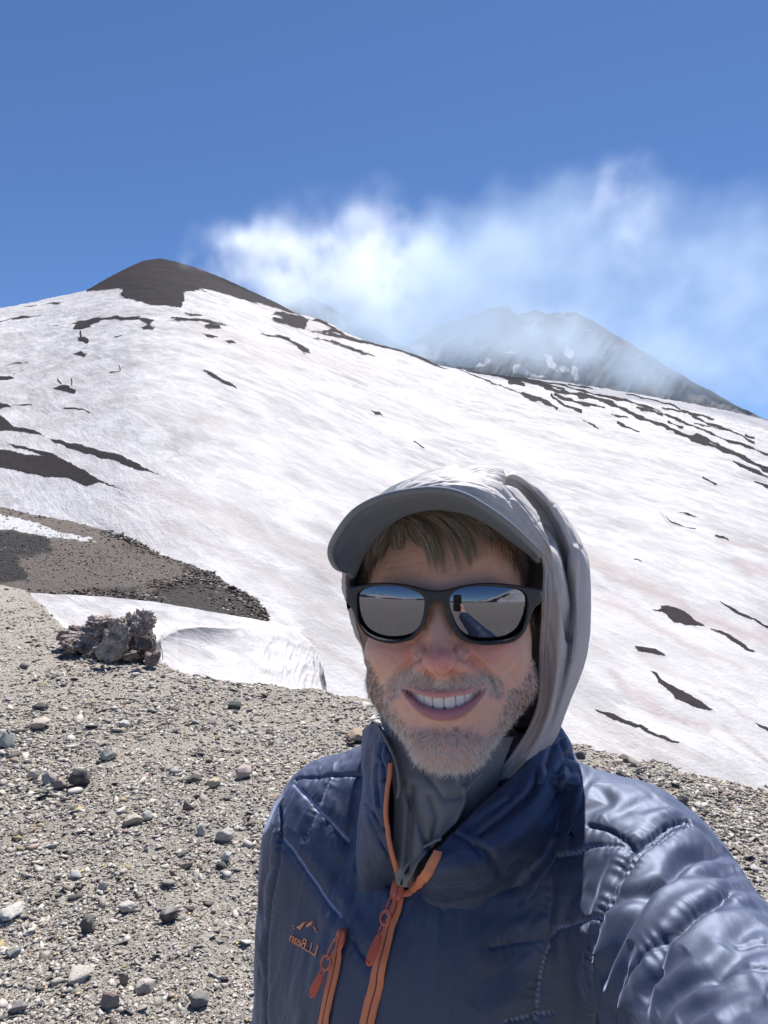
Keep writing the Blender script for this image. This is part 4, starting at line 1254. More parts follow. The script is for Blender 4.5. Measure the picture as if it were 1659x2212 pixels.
c1 = M.mix(M.math('MULTIPLY', M.attr('seam'), .75), c1, (.03, .034, .042))
c1 = M.mix(M.ramp(n1, [(.66, 0.0), (.8, .5)]), c1, (.36, .38, .40))
M.set(Base_Color=c1, Roughness=.9, Specular_IOR_Level=.25, Sheen_Weight=.25)
M.link(M.bump(n1, .5, .0005), M.b.inputs['Normal'])
cap_mat = M.m
cap = mesh_np('cap', both.reshape(-1, 3), grid_faces(both.shape[0], both.shape[1]), cap_mat, person, attrs={'seam': seam.reshape(-1), 'edge': edge.reshape(-1)})
cap['label'] = 'blue grey cotton cap visor'
# crown under the hood
th = np.linspace(0, 2 * math.pi, 60, endpoint=False); ph = np.linspace(0, math.pi / 2, 16)
cx, cy_ = 69 * np.cos(th)[:, None] * np.cos(ph)[None], 88 * np.sin(th)[:, None] * np.cos(ph)[None]
cv = np.stack([cx, 96 + cy_, 82 + 36 * np.sin(ph)[None] - 30 * (np.sin(th)[:, None] > 0) * np.cos(ph)[None]], -1)
mesh_np('crown', L2W(cv).reshape(-1, 3), grid_faces(60, 16, True), cap_mat, cap, attrs={'seam': np.zeros(960), 'edge': np.zeros(960)})

# ---- hood
def row(*a): return [tuple(a[i:i + 3]) for i in range(0, len(a), 3)]
L0 = row(925,1770,.62, 880,1650,.630, 846,1555,.640, 800,1440,.625, 767,1335,.590, 747,1245,.568, 792,1152,.545, 862,1095,.512, 948,1068,.490, 1040,1086,.490, 1120,1150,.517, 1169,1206,.545, 1171,1290,.560, 1166,1410,.584, 1160,1530,.600, 1098,1640,.605, 1006,1722,.592)
L1 = row(918,1775,.63, 872,1655,.64, 836,1555,.650, 796,1440,.632, 763,1335,.603, 744,1245,.588, 790,1135,.562, 864,1078,.515, 955,1046,.492, 1050,1062,.492, 1128,1122,.518, 1185,1200,.545, 1197,1290,.556, 1190,1410,.575, 1178,1530,.590, 1124,1640,.600, 1026,1735,.594)
L2 = row(914,1778,.64, 868,1655,.65, 832,1555,.655, 796,1440,.640, 764,1335,.622, 748,1240,.61, 800,1120,.575, 872,1056,.528, 966,1026,.510, 1068,1038,.515, 1146,1104,.535, 1203,1195,.552, 1216,1290,.560, 1210,1410,.570, 1190,1530,.582, 1140,1640,.595, 1040,1740,.595)
L3 = row(914,1780,.65, 866,1655,.66, 830,1555,.662, 795,1440,.65, 771,1335,.642, 756,1235,.63, 815,1105,.59, 884,1040,.548, 978,1014,.535, 1090,1030,.548, 1164,1100,.588, 1214,1190,.605, 1230,1290,.610, 1226,1410,.600, 1200,1530,.598, 1155,1640,.610, 1055,1745,.605)
L4 = row(912,1780,.67, 862,1655,.67, 826,1555,.675, 803,1440,.67, 780,1335,.662, 768,1228,.65, 832,1085,.61, 900,1028,.570, 985,1008,.560, 1100,1018,.562, 1182,1082,.575, 1232,1180,.585, 1247,1290,.588, 1242,1410,.592, 1212,1530,.604, 1168,1640,.625, 1075,1750,.62)
L5 = row(920,1785,.69, 872,1655,.695, 838,1555,.70, 817,1440,.695, 796,1335,.688, 790,1220,.675, 850,1082,.64, 918,1032,.605, 1000,1010,.60, 1118,1032,.60, 1206,1098,.612, 1262,1190,.622, 1275,1295,.628, 1266,1415,.632, 1226,1525,.64, 1180,1640,.655, 1100,1755,.645)
L6 = row(940,1790,.71, 898,1655,.725, 868,1555,.735, 852,1440,.735, 838,1335,.73, 838,1220,.72, 885,1120,.70, 945,1075,.675, 1015,1058,.665, 1110,1082,.668, 1182,1140,.68, 1228,1210,.69, 1242,1300,.70, 1232,1410,.71, 1200,1520,.715, 1160,1640,.715, 1110,1760,.69)
L7 = row(980,1790,.73, 960,1655,.755, 940,1555,.775, 930,1440,.785, 925,1335,.79, 930,1250,.785, 950,1190,.77, 985,1160,.755, 1020,1150,.745, 1070,1165,.745, 1110,1200,.755, 1140,1250,.765, 1150,1320,.77, 1140,1420,.77, 1120,1520,.765, 1100,1640,.755, 1080,1760,.72)
L8 = row(1020,1790,.735, 1015,1655,.765, 1010,1555,.785, 1010,1440,.80, 1010,1370,.805, 1012,1320,.805, 1014,1290,.80, 1018,1275,.795, 1022,1270,.79, 1028,1275,.79, 1032,1290,.79, 1036,1310,.79, 1038,1350,.79, 1038,1430,.785, 1036,1520,.775, 1035,1640,.76, 1040,1760,.73)
net = np.stack([np.array(q, float) for q in (L0, L1, L2, L3, L4, L5, L6, L7, L8)], 1)
nU, nV = 520, 330
gp_ = loft(net, nU, nV)
hwd = W(gp_[..., 0], gp_[..., 1], gp_[..., 2])
n_ = face_out(hwd, grid_normals(hwd), HCW)
px_, py_ = gp_[..., 0], gp_[..., 1]
U_ = np.linspace(0, 16, nU)[:, None]; V_ = np.linspace(0, 8, nV)[None, :]
# wrinkles: long soft folds running along the hood plus fine crumples
warp = np.stack([U_ * 1.1 + 0 * V_, V_ * 1.7 + 0 * U_ + .35 * np.sin(U_ * .9), 0 * U_ + 0 * V_], -1)
f1 = fbm(warp * np.array([.9, 1.5, 1]), 4, 301, .55)
f2 = np.abs(fbm(hwd * np.array([45, 45, 28]) + 3, 4, 302, .6))
f3 = 1 - np.abs(fbm(hwd * 85, 3, 304, .6))
lw = np.stack([U_ * .55 + .25 * V_ + 0 * V_, V_ * 3.2 + .8 * np.sin(U_ * .55) + 0 * U_, 0 * U_ + 0 * V_ + 4], -1)
f4 = np.abs(fbm(lw, 3, 307, .5))
topm0 = smooth_step(5.5, 7.0, U_) * (1 - smooth_step(10.8, 12.0, U_))
rs_ = (1 - .97 * smooth_step(10.8, 12.0, U_)) * (1 - .78 * topm0)
disp = (.0030 * f1 - .0040 * f4) * rs_ - (.0010 - .0006 * topm0 - .0006 * smooth_step(10.8, 12.0, U_)) * f2 + .0002 * f3
topm = smooth_step(5.5, 7.5, U_) * (1 - smooth_step(11.5, 12.5, U_))
disp = disp * (1 + .2 * topm) * smooth_step(0, .12, V_)
def hgroove(pts, depth, w):
    global disp
    d = seg_dist(px_, py_, pts)
    disp = disp - depth * np.exp(-(d / w) ** 2) * (V_ < 5.4)
zz1 = lambda *a: z1(*a)
for pts, dp, w_ in (
    (zz1(1075,128, 1110,180, 1180,250, 1245,330, 1290,420, 1320,500, 1345,620, 1360,760, 1390,900, 1412,1050), .006, 5),
    (zz1(830,110, 900,130, 980,165, 1040,180, 1110,190, 1130,215, 1070,200), .0040, 5), (zz1(980,160, 1060,185, 1125,212), .002, 4),
    (zz1(1335,320, 1280,340, 1245,370), .0012, 1.6), (zz1(1265,405, 1230,430, 1215,470, 1195,505), .0012, 1.6),
    (zz1(1262,900, 1300,1000, 1330,1120, 1340,1250), .0010, 6), (zz1(1310,640, 1325,760, 1320,900, 1300,1050), .0008, 6),
    (zz1(1285,1080, 1300,1200, 1290,1330, 1270,1450), .0010, 6), (zz1(1380,1150, 1365,1300, 1340,1450, 1280,1580, 1180,1690), .0026, 4),
    (zz1(1440,560, 1425,700, 1418,850, 1420,1000), -.0035, 6), (zz1(1470,560, 1475,760, 1465,960, 1430,1160), .002, 6),
    (zz1(1060,250, 1110,330, 1160,400), .0009, 4), (zz1(960,180, 1000,250, 1040,330, 1110,400), .0006, 4), (zz1(700,170, 820,210, 900,260, 960,290), .0007, 4),
    (zz1(560,190, 700,200, 850,240), .0006, 4), (zz1(1110,300, 1150,330, 1215,420), -.0016, 4), (zz1(1150,1650, 1100,1750, 1070,1800), .0015, 4)):
    hgroove(pts, dp, w_)
# doubled hem with stitching along the opening
disp = disp + .0008 * (1 - smooth_step(.34, .42, V_)) * smooth_step(.02, .06, V_) - .0009 * np.exp(-((V_ - .36) / .05) ** 2)
hwd2 = hwd + n_ * disp[..., None]
stit = (np.exp(-((V_ - .36) / .035) ** 2) + 0 * U_) * (.5 + .5 * np.sin(U_ * 130))
M = NT('hood_shell')
co = M.coords('Object')
n1 = M.noise(co, 14, 4, .6); n2 = M.noise(co, 1400, 2, .6); n3 = M.noise(M.aniso(20, (60, 60, 22)), 1.0, 5, .65, .6)
c1 = M.ramp(n1, [(.3, (.46, .435, .435)), (.7, (.53, .50, .495))])
c1 = M.mix(M.math('MULTIPLY', M.attr('seam'), .6), c1, (.12, .115, .12))
M.set(Base_Color=c1, Roughness=.66, Specular_IOR_Level=.4, Sheen_Weight=.1)
M.link(M.bump(n2, .2, .0002, M.bump(n3, .4, .0009)), M.b.inputs['Normal'])
hood_mat = M.m
hood = shell('hood', hwd2, hood_mat, person, .0014, attrs={'seam': stit.reshape(-1)})
hood['label'] = 'light grey crumpled shell hood pulled over the cap'

# grey shell collar standing round the neck
G = []
for (yy_, xl, xr, dc, dl, dr) in ((1590, 812, 1110, .600, .615, .62), (1640, 838, 1090, .592, .600, .61), (1690, 848, 1075, .582, .592, .60), (1740, 852, 1060, .578, .590, .596),
                                   (1790, 850, 1030, .577, .587, .592), (1840, 850, 985, .577, .584, .588), (1875, 852, 940, .577, .582, .586), (1910, 858, 900, .580, .584, .586)):
    xs_ = np.linspace(0, 1, 7)
    G.append([(xl + (xr - xl) * q, yy_ + 6 * math.sin(q * 3), (dl * (1 - q) + dr * q) - .022 - (min(dl, dr) - dc + .008) * math.sin(math.pi * q)) for q in xs_])
gp_ = loft(np.array(G), 150, 150)
# a soft vertical fold and the turned edge of the placket
d1 = seg_dist(gp_[..., 0], gp_[..., 1], [(1004, 1700), (1002, 1735), (985, 1775), (945, 1815), (905, 1860), (880, 1905)])
sd1 = gp_[..., 0] - interp([(1690, 1004), (1735, 1002), (1775, 985), (1815, 945), (1860, 905), (1905, 880), (2000, 870)], gp_[..., 1])
gp_[..., 2] += .010 * smooth_step(-1, 9, sd1) - .0035 * np.exp(-(d1 / 5) ** 2)
for fold, a_ in (([(868, 1690), (900, 1760), (925, 1830)], .004), ([(930, 1720), (945, 1770), (930, 1830)], .003), ([(905, 1650), (960, 1725), (1000, 1720)], .0025), ([(890, 1700), (885, 1800), (880, 1880)], .005)):
    gp_[..., 2] += a_ * np.exp(-(seg_dist(gp_[..., 0], gp_[..., 1], fold) / 8) ** 2)
cw = W(gp_[..., 0], gp_[..., 1], gp_[..., 2])
M = NT('collar_shell_shade')
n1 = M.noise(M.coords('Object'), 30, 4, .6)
M.set(Base_Color=M.ramp(n1, [(.3, (.17, .17, .178)), (.7, (.215, .215, .225))]), Roughness=.55)  # darker than the hood: deep neck shade put into the base colour
neck_shade_mat = M.m
shell('shell_collar', cw, neck_shade_mat, person, .0014, attrs={'seam': np.zeros(cw.shape[0] * cw.shape[1])})

def tube_path(pts, r, n=10, close=False, flat=1.0, nrm=None):
    pts = np.asarray(pts, float)
    t = np.gradient(pts, axis=0); t /= np.linalg.norm(t, axis=1, keepdims=True) + 1e-12
    ref = np.array([0, 1.0, 0]) if nrm is None else np.asarray(nrm)
    if ref.ndim == 1: ref = np.repeat(ref[None], len(pts), 0)
    a = np.cross(t, ref); a /= np.linalg.norm(a, axis=1, keepdims=True) + 1e-12
    b = np.cross(a, t)
    r = np.broadcast_to(np.asarray(r, float), (len(pts),))
    an = np.linspace(0, 2 * math.pi, n, endpoint=False)
    v = pts[None] + (a[None] * np.cos(an)[:, None, None] + b[None] * np.sin(an)[:, None, None] * flat) * r[None, :, None]
    f = grid_faces(n, len(pts), True)
    v = v.reshape(-1, 3)
    c0, c1 = len(v), len(v) + 1
    v = np.concatenate([v, pts[:1], pts[-1:]])
    m = len(pts)
    i = np.arange(n)
    cap0 = np.stack([i * m, ((i + 1) % n) * m, np.full(n, c0), np.full(n, c0)], -1); cap1 = np.stack([i * m + m - 1, np.full(n, c1), np.full(n, c1), ((i + 1) % n) * m + m - 1], -1)
    return v, f, np.concatenate([cap0[:, :3], np.stack([cap1[:, 0], cap1[:, 1], cap1[:, 3]], -1)])
def tube_obj(name, pts, r, mat, parent, **kw):
    v, f, c = tube_path(pts, r, **kw)
    return mesh_np(name, v, [f, c], mat, parent)
def smooth_line(pts, n=60):
    P = np.asarray(pts, float)
    return cr(P, np.linspace(0, len(P) - 1, n))
pl = smooth_line([(824,1580,.585), (848,1630,.566), (858,1670,.560), (861,1700,.558), (857,1722,.558)], 40)
tube_obj('placket_edge', W(pl[:, 0], pl[:, 1], pl[:, 2]), np.linspace(.0012, .0020, 40), neck_shade_mat, person, n=8)

# ================================================================== JACKET
js = SDF((-.30, .14, -.66), (.44, .95, -.12), .006)
def E(c, r, k=.04): js.ell(c, r, k, full=True)
def Cc(a, b, ra, rb, k=.04): js.cap(a, b, ra, rb, k, full=True)
E((.075, .665, -.54), (.185, .135, .30), .05)
E((.070, .70, -.42), (.190, .105, .15), .05)
Cc((.06, .68, -.24), (.07, .70, -.42), .062, .10, .04)
Cc((.045, .675, -.26), (-.045, .70, -.312), .048, .05, .04)     # left shoulder slope
Cc((.09, .665, -.255), (.205, .60, -.300), .050, .058, .04)     # right shoulder slope
E((-.050, .70, -.345), (.068, .072, .080), .04)
Cc((-.055, .70, -.36), (-.098, .71, -.62), .060, .052, .035)
E((.212, .57, -.325), (.075, .085, .083), .04)
Cc((.215, .56, -.325), (.205, .29, -.300), .076, .062, .03)
Cc((.205, .29, -.300), (.195, .235, -.293), .062, .060, .03)
E((.085, .60, -.44), (.14, .075, .13), .05)
js.cap((.055, .655, -.20), tuple(C2(868, 1885, .562)), .072, .006, .02, sub=True, full=True)
jv0, jf0 = js.mesh(); jv0 = relax(jv0, jf0, 3, .5)
# one smoothing subdivision, done by Blender and read back
def subdivide(v, f, levels):
    o = mesh_np('tmp', v, f)
    m = o.modifiers.new('s', 'SUBSURF'); m.levels = levels; m.render_levels = levels
    dg = bpy.context.evaluated_depsgraph_get(); ev = o.evaluated_get(dg); me = ev.to_mesh()
    nv = np.empty(len(me.vertices) * 3, np.float32); me.vertices.foreach_get('co', nv)
    fi = np.empty(len(me.polygons) * 4, np.int32); me.loops.foreach_get('vertex_index', fi)
    ev.to_mesh_clear(); md_ = o.data; bpy.data.objects.remove(o); bpy.data.meshes.remove(md_)
    return nv.reshape(-1, 3).astype(float), fi.reshape(-1, 4)
jv, jf = subdivide(jv0, jf0, 2)
jw = C2W(jv)
jb = BVHTree.FromPolygons([tuple(p) for p in C2W(jv0)], [tuple(q) for q in jf0.tolist()])
jn = vnormals(jw, jf)
def zs2(*xy): return [(497.7 + a * .38, 1526 + b * .38) for a, b in zip(xy[::2], xy[1::2])]
def zs3(*xy): return [(1061.7 + a * .36, 1526 + b * .36) for a, b in zip(xy[::2], xy[1::2])]
def drape(pts, bv=None, n=40, off=0.0):
    q = smooth_line([(a, b, 0) for a, b in pts], n); out = []
    for a, b in q[:, :2]:
        h__, _n = hit(bv or jb, a, b, off)
        if h__ is not None: out.append(h__)
    return np.array(out)
jpx, jpy, jd = W2P(jw)
facing = ((jw - CAM) * jn).sum(1) < 0
disp = np.zeros(len(jw)); stitch = np.zeros(len(jw)); pipe = np.zeros(len(jw))
from mathutils.kdtree import KDTree
def poly_dist3(line):
    lo_, hi_ = line.min(0) - .03, line.max(0) + .03
    m = np.where(((jw > lo_) & (jw < hi_)).all(1))[0]
    p = jw[m]; best = np.full(len(m), 1e9); par = np.zeros(len(m)); L_ = 0.0
    side = np.zeros(len(m))
    for a, b in zip(line[:-1], line[1:]):
        ab = b - a; l = np.linalg.norm(ab)
        t = np.clip((p - a) @ ab / (l * l + 1e-12), 0, 1)
        dv_ = p - a - t[:, None] * ab; d = np.linalg.norm(dv_, axis=1)
        u = d < best
        best[u] = d[u]; par[u] = L_ + t[u] * l
        side[u] = np.sign((np.cross(ab, dv_[u]) * jn[m][u]).sum(1))
        L_ += l
    return m, best, par, side, L_
def seam_line(pts, depth=.0028, w=.0020, pucker=.0012, light=0.0, dashed=False, double=False, n=46, puff=.0010):
    ln = drape(pts, n=n)
    if len(ln) < 3: return
    m, d, par, side, L_ = poly_dist3(ln)
    endf = 1.0
    g_ = -depth * np.exp(-(d / w) ** 2)
    if double: g_ = g_ - depth * .8 * np.exp(-((d - .0052) / w) ** 2) * (side > 0)
    g_ = g_ + puff * np.exp(-((d - .011) / .007) ** 2)
    pk = .38 * pucker * np.sin(par * 760 + 2.2 * np.sin(par * 170)) * np.exp(-(d / .009) ** 2) * (1 - np.exp(-(d / .0012) ** 2))
    disp[m] += g_ + pk
    if light:
        st_ = np.exp(-(d / .0011) ** 2) * light
        if dashed: st_ = st_ * (np.sin(par * 1500) > -.2)
        stitch[m] = np.maximum(stitch[m], st_)
    if double: pipe[m] = np.maximum(pipe[m], np.exp(-((d - .0026) / .0020) ** 2) * (side > 0))
def fold(pts, depth, w, ridge=.22, n=46):
    w = w * .75; depth = depth * .62
    ln = drape(pts, n=n)
    if len(ln) < 3: return
    m, d, par, side, L_ = poly_dist3(ln)
    tp_ = np.sin(np.clip(par / L_, 0, 1) * math.pi) ** .5
    disp[m] += tp_ * (-depth * np.exp(-(d / w) ** 2) + ridge * depth * np.exp(-((d - 1.9 * w) / (1.1 * w)) ** 2) * np.where(side > 0, 1.2, .6))
# --- the man's right side (left in the picture)
seam_line(zs2(370,412, 450,396, 550,390, 650,388, 750,392), light=0)
seam_line(zs2(358,440, 430,510, 500,590, 580,670, 660,765), .0016, .0016, .0007, light=.8)
seam_line(zs2(300,755, 360,830, 420,920, 480,1000, 530,1080, 620,1195), .0018, .0016, .0008, light=.8)
seam_line(zs2(700,1330, 740,1400, 800,1470), .0018, .0016, .0008)
seam_line(zs2(585,400, 540,470, 490,590, 455,670, 415,760), .0010, .0014, .0010, light=.5, dashed=True)
seam_line(zs2(275,560, 285,650, 280,760, 262,900, 225,1080, 205,1240, 195,1400, 195,1600, 200,1800), .0045, .003, .0014)
seam_line(zs2(760,880, 850,960, 930,1040), .0014, .0016, .0007)
for p_, dp, w_ in ((zs2(720,480, 690,640, 660,790, 600,950, 560,1090), .004, .006), (zs2(745,560, 720,700, 690,850, 640,1000), .0028, .004), (zs2(760,640, 750,780, 720,920, 700,1010), .0025, .004),
                   (zs2(640,420, 600,520, 560,640, 500,760), .002, .005), (zs2(560,410, 500,540, 470,640, 400,780), .0022, .005), (zs2(450,420, 400,560, 350,700), .0018, .005),
                   (zs2(640,1230, 690,1120, 720,1010, 800,930), .003, .006), (zs2(620,1100, 600,1200, 560,1300, 540,1420), .0025, .006), (zs2(500,1200, 450,1350, 430,1500, 400,1700), .002, .008),
                   (zs2(260,900, 200,950, 160,1000), .003, .006), (zs2(200,1300, 160,1150, 170,1000, 220,860), .004, .008), (zs2(130,1240, 150,1400, 180,1600), .003, .008),
                   (zs2(900,1100, 880,1250, 830,1400, 790,1500), .002, .006), (zs2(850,740, 880,850, 900,980), .002, .006)):
    fold(p_, dp, w_)
# --- his left side (right in the picture)
seam_line(zs3(1150,685, 1050,720, 950,800, 870,870, 800,960, 740,1060, 690,1160, 640,1300, 600,1450, 590,1600, 620,1800, 640,1960), .0042, .0017, .0020, double=True, n=90, puff=.0018)
seam_line(zs3(590,715, 700,740, 780,790, 860,855), .0035, .0018, .0014); seam_line(zs3(370,680, 440,730, 490,780), .0035, .0018, .0014)
seam_line(zs3(290,940, 340,920, 400,905, 520,880, 600,840, 700,835, 850,850), .0018, .0016, .0010, light=.45, dashed=True)
seam_line(zs3(640,1265, 500,1300, 400,1335, 360,1380), .0018, .0016, .0010, light=.5, dashed=True); seam_line(zs3(350,1385, 200,1410, 0,1450), .0012, .0016, .0005)
seam_line(zs3(375,880, 370,1000, 365,1100, 350,1300, 340,1440), .0014, .0016, .0006); seam_line(zs3(340,1440, 310,1540, 290,1620, 275,1760, 265,1904), .0018, .0016, .0008, light=.5, dashed=True)
seam_line(zs3(85,1893, 230,1860, 370,1835), .0014, .0016, .0006, light=.5, dashed=True)
seam_line(zs3(1430,1110, 1300,1170, 1200,1230, 1100,1320, 1000,1400, 900,1510, 840,1600, 800,1680), .0028, .0018, .0014)
seam_line(zs3(1659,1580, 1560,1575, 1450,1585, 1340,1620), .0022, .0018, .0010); seam_line(zs3(1659,1420, 1580,1412, 1480,1425), .002, .0018, .0010)
seam_line(zs3(-200,1010, -60,1050, 100,1055, 200,1045), .001, .0016, .0005)
for p_, dp, w_ in ((zs3(1440,870, 1330,880, 1200,885, 1120,930, 1050,1010, 900,1090, 780,1150, 700,1200), .013, .0085), (zs3(1050,1010, 960,1080, 880,1180, 800,1320, 740,1450, 690,1560, 650,1640), .012, .0085),
                   (zs3(1400,1130, 1300,1190, 1200,1250, 1100,1350, 1030,1420, 980,1560, 930,1700, 900,1850), .010, .008), (zs3(1659,1450, 1540,1470, 1430,1520, 1340,1600, 1200,1660, 1080,1740, 1000,1850), .008, .008),
                   (zs3(850,1420, 800,1560, 760,1700, 740,1880), .007, .007), (zs3(1659,1700, 1500,1680, 1350,1740, 1200,1820, 1120,1900), .008, .009), (zs3(1659,1350, 1560,1330, 1480,1370, 1400,1450), .006, .008),
                   (zs3(1560,1000, 1450,990, 1380,1010, 1200,1010, 1160,1040), .006, .006), (zs3(1500,1060, 1400,1130, 1250,1260), .004, .006), (zs3(1659,1240, 1560,1200, 1440,1200, 1330,1250), .005, .007),
                   (zs3(1010,1560, 950,1640, 900,1760), .006, .006), (zs3(1180,1480, 1080,1560, 1000,1680), .005, .007), (zs3(1400,1900, 1500,1800, 1659,1780), .007, .009),
                   (zs3(620,470, 700,560, 640,600, 520,650), .004, .008), (zs3(1000,540, 900,570, 800,620, 690,680), .004, .008), (zs3(1080,600, 980,600, 860,640), .0035, .007), (zs3(560,300, 600,380, 560,450, 500,520), .003, .008),
                   (zs3(430,815, 380,830, 300,880, 260,930), .0045, .005), (zs3(700,1300, 600,1400, 520,1480, 480,1600), .003, .008), (zs3(660,1180, 560,1120, 500,1180, 420,1300), .0025, .008),
                   (zs3(550,870, 560,980, 500,1100, 420,1250), .003, .009), (zs3(200,1350, 100,1500, 0,1600, -120,1800), .003, .012), (zs3(700,900, 640,1000, 600,1130, 560,1230), .003, .008),
                   (zs3(1200,700, 1290,760, 1340,830), .003, .008), (zs3(1659,1060, 1560,1080, 1480,1100), .004, .008)):
    fold(p_, dp, w_)
jc = jw - jw.mean(0)
al = jc[:, 0] * .70 + jc[:, 2] * .70; ac_ = -jc[:, 0] * .70 + jc[:, 2] * .70
rn = fbm(np.stack([al * 9, ac_ * 34, jc[:, 1] * 16], -1) + .35 * vnoise(jc * 12, 5)[:, None], 4, 411, .55)
lft = smooth_step(.10, .02, jw[:, 0])
rn2 = fbm(np.stack([jc[:, 0] * 44 - jc[:, 2] * 10, jc[:, 2] * 7, jc[:, 1] * 14], -1), 4, 412, .55)
disp += (-.0013 * np.abs(rn) * (1 - lft) - .0024 * np.abs(rn2) * lft) + .0010 * fbm(jw * 14, 2, 401, .5)
jw = jw + jn * disp[:, None]
arm_end = (jw[:, 1] < .245)
M = NT('navy_nylon')
co = M.coords('Object')
n1 = M.noise(co, 9, 4, .6); n2 = M.noise(M.aniso(35, (40, 40, 110)), 1.0, 5, .65, .8); n3 = M.noise(co, 240, 4, .65)
wv = M.add('ShaderNodeTexWave'); wv.inputs['Scale'].default_value = 700; wv.inputs['Distortion'].default_value = .6
M.link(co, wv.inputs['Vector'])
c1 = M.ramp(n1, [(.3, (.014, .018, .042)), (.7, (.020, .026, .058))])
c1 = M.mix(M.attr('stitch'), c1, (.42, .47, .66))
c1 = M.mix(M.math('MULTIPLY', M.attr('pipe'), .35), c1, (.12, .14, .22))
M.set(Base_Color=c1, Roughness=.60, Specular_IOR_Level=1.0, IOR=1.65, Specular_Tint=(.62, .74, 1.0), Sheen_Weight=.46, Sheen_Roughness=.34, Sheen_Tint=(.60, .68, 1.0))
M.link(M.bump(wv.outputs['Fac'], .05, .0002, M.bump(n3, .22, .0004, M.bump(n2, .35, .0010))), M.b.inputs['Normal'])
navy = M.m
jacket = mesh_np('jacket', jw, jf, navy, person, attrs={'stitch': stitch, 'pipe': pipe})
jacket['label'] = 'navy quilted jacket with orange zips'
jb2 = BVHTree.FromPolygons([tuple(p) for p in jw], [tuple(q) for q in jf.tolist()])
# ---- jacket collar (two standing flaps meeting behind the neck)
def on_torso(px, py, off):
    h__, n__ = hit(jb2, px, py, off)
    return None if h__ is None else h__
def snap(net, rows_off):
    """control net in px/depth; listed rows follow the torso surface at an offset"""
    net = [list(map(list, r)) for r in net]
    for j, off in rows_off.items():
        for r in net:
            p = on_torso(r[j][0], r[j][1], off)
            if p is not None:
                r[j][2] = float((p - CAM) @ CF)
    return np.array(net, float)
LC = [  # columns from the zip edge round to behind the neck, rows top -> base
    [(817,1568,.590),(838,1610,.572),(843,1655,.560),(836,1705,.554),(833,1754,.550),(839,1811,.549),(848,1857,.549),(864,1905,.55)],
    [(806,1564,.605),(822,1605,.580),(826,1655,.566),(820,1705,.558),(815,1754,.553),(818,1811,.552),(828,1857,.55),(848,1912,.55)],
    [(795,1568,.625),(803,1605,.600),(805,1655,.585),(802,1705,.574),(796,1754,.566),(796,1811,.562),(804,1860,.56),(824,1920,.56)],
    [(787,1582,.650),(787,1612,.640),(786,1655,.628),(785,1705,.616),(778,1754,.600),(772,1811,.590),(776,1866,.58),(796,1926,.57)],
    [(812,1580,.690),(806,1615,.69),(802,1655,.69),(798,1700,.68),(792,1740,.665),(786,1790,.65),(780,1850,.63),(780,1926,.60)],
    [(880,1570,.725),(875,1610,.73),(870,1655,.73),(865,1700,.73),(860,1740,.72),(850,1790,.71),(840,1850,.70),(830,1926,.68)]]
LCn = snap(LC, {7: -.004})
def cloth_noise(w, n, a1=.0018, a2=.0006, s1=30, s2=90, seed=500):
    return w + n * (a1 * fbm(w * s1, 3, seed, .5) - a2 * np.abs(fbm(w * s2, 2, seed + 1)))[..., None]
def collar_piece(net, nu_, nv_, grooves, cen, seed):
    g_ = loft(net, nu_, nv_); w = W(g_[..., 0], g_[..., 1], g_[..., 2]); n = face_out(w, grid_normals(w), cen)
    dd_ = 0 * g_[..., 0]
    for pts, dp, wd in grooves:
        dd_ -= dp * np.exp(-(seg_dist(g_[..., 0], g_[..., 1], pts) / wd) ** 2)
    w = w + n * dd_[..., None]
    return cloth_noise(w, n, seed=seed)
ncen = C2W(np.array([.06, .66, -.25]))
wl = collar_piece(LCn, 110, 170, [(zs2(860,200, 850,280, 880,350, 880,420), .003, 4), (zs2(800,250, 790,400, 800,560, 850,700), .003, 5), (zs2(840,320, 830,450, 850,560), .0028, 4), (zs2(770,560, 830,640, 880,700), .0025, 4),
                                  (zs2(790,620, 850,760, 900,860), .0022, 4), (zs2(870,180, 900,260), .002, 3)], ncen, 510)
RC = [  # columns from the turned flap round the right side to behind, rows top -> base
    [(944,1846,.528),(932,1862,.530),(916,1884,.534),(896,1908,.539),(874,1932,.546)],
    [(958,1822,.534),(960,1860,.526),(955,1900,.528),(945,1940,.535),(925,1985,.545)],
    [(1008,1768,.548),(1018,1820,.530),(1022,1880,.526),(1020,1940,.532),(1005,2010,.545)],
    [(1080,1702,.565),(1096,1765,.545),(1105,1830,.536),(1108,1900,.536),(1100,1985,.545)],
    [(1145,1640,.595),(1166,1700,.572),(1178,1765,.560),(1180,1830,.556),(1172,1905,.560)],
    [(1196,1575,.645),(1220,1622,.632),(1235,1670,.622),(1240,1725,.610),(1236,1790,.600)],
    [(1206,1566,.670),(1228,1600,.668),(1243,1640,.662),(1250,1680,.655),(1256,1715,.64)],
    [(1180,1575,.715),(1195,1605,.72),(1205,1640,.725),(1215,1675,.725),(1225,1710,.72)],
    [(1080,1570,.745),(1082,1600,.75),(1085,1640,.755),(1090,1680,.755),(1095,1720,.75)],
    [(950,1570,.745),(945,1610,.75),(940,1655,.755),(935,1700,.755),(930,1740,.75)],
    [(880,1570,.725),(875,1610,.73),(870,1655,.73),(865,1700,.73),(860,1740,.72)]]
RCn = snap(RC, {4: -.002, 3: .004})
wr = collar_piece(RCn, 260, 90, [(zs3(470,290, 440,420, 380,560, 300,700), .004, 7), (zs3(380,230, 330,380, 250,520, 120,640), .004, 8), (zs3(300,420, 200,560, 60,680, -60,760), .005, 9), (zs3(420,200, 440,280, 470,330), .003, 4),
                                 (zs3(100,560, -20,640, -140,720), .004, 7), (zs3(-80,830, -20,880, 40,1000), .004, 8), (zs3(-220,760, -140,800, -60,900), .003, 6)], ncen, 520)
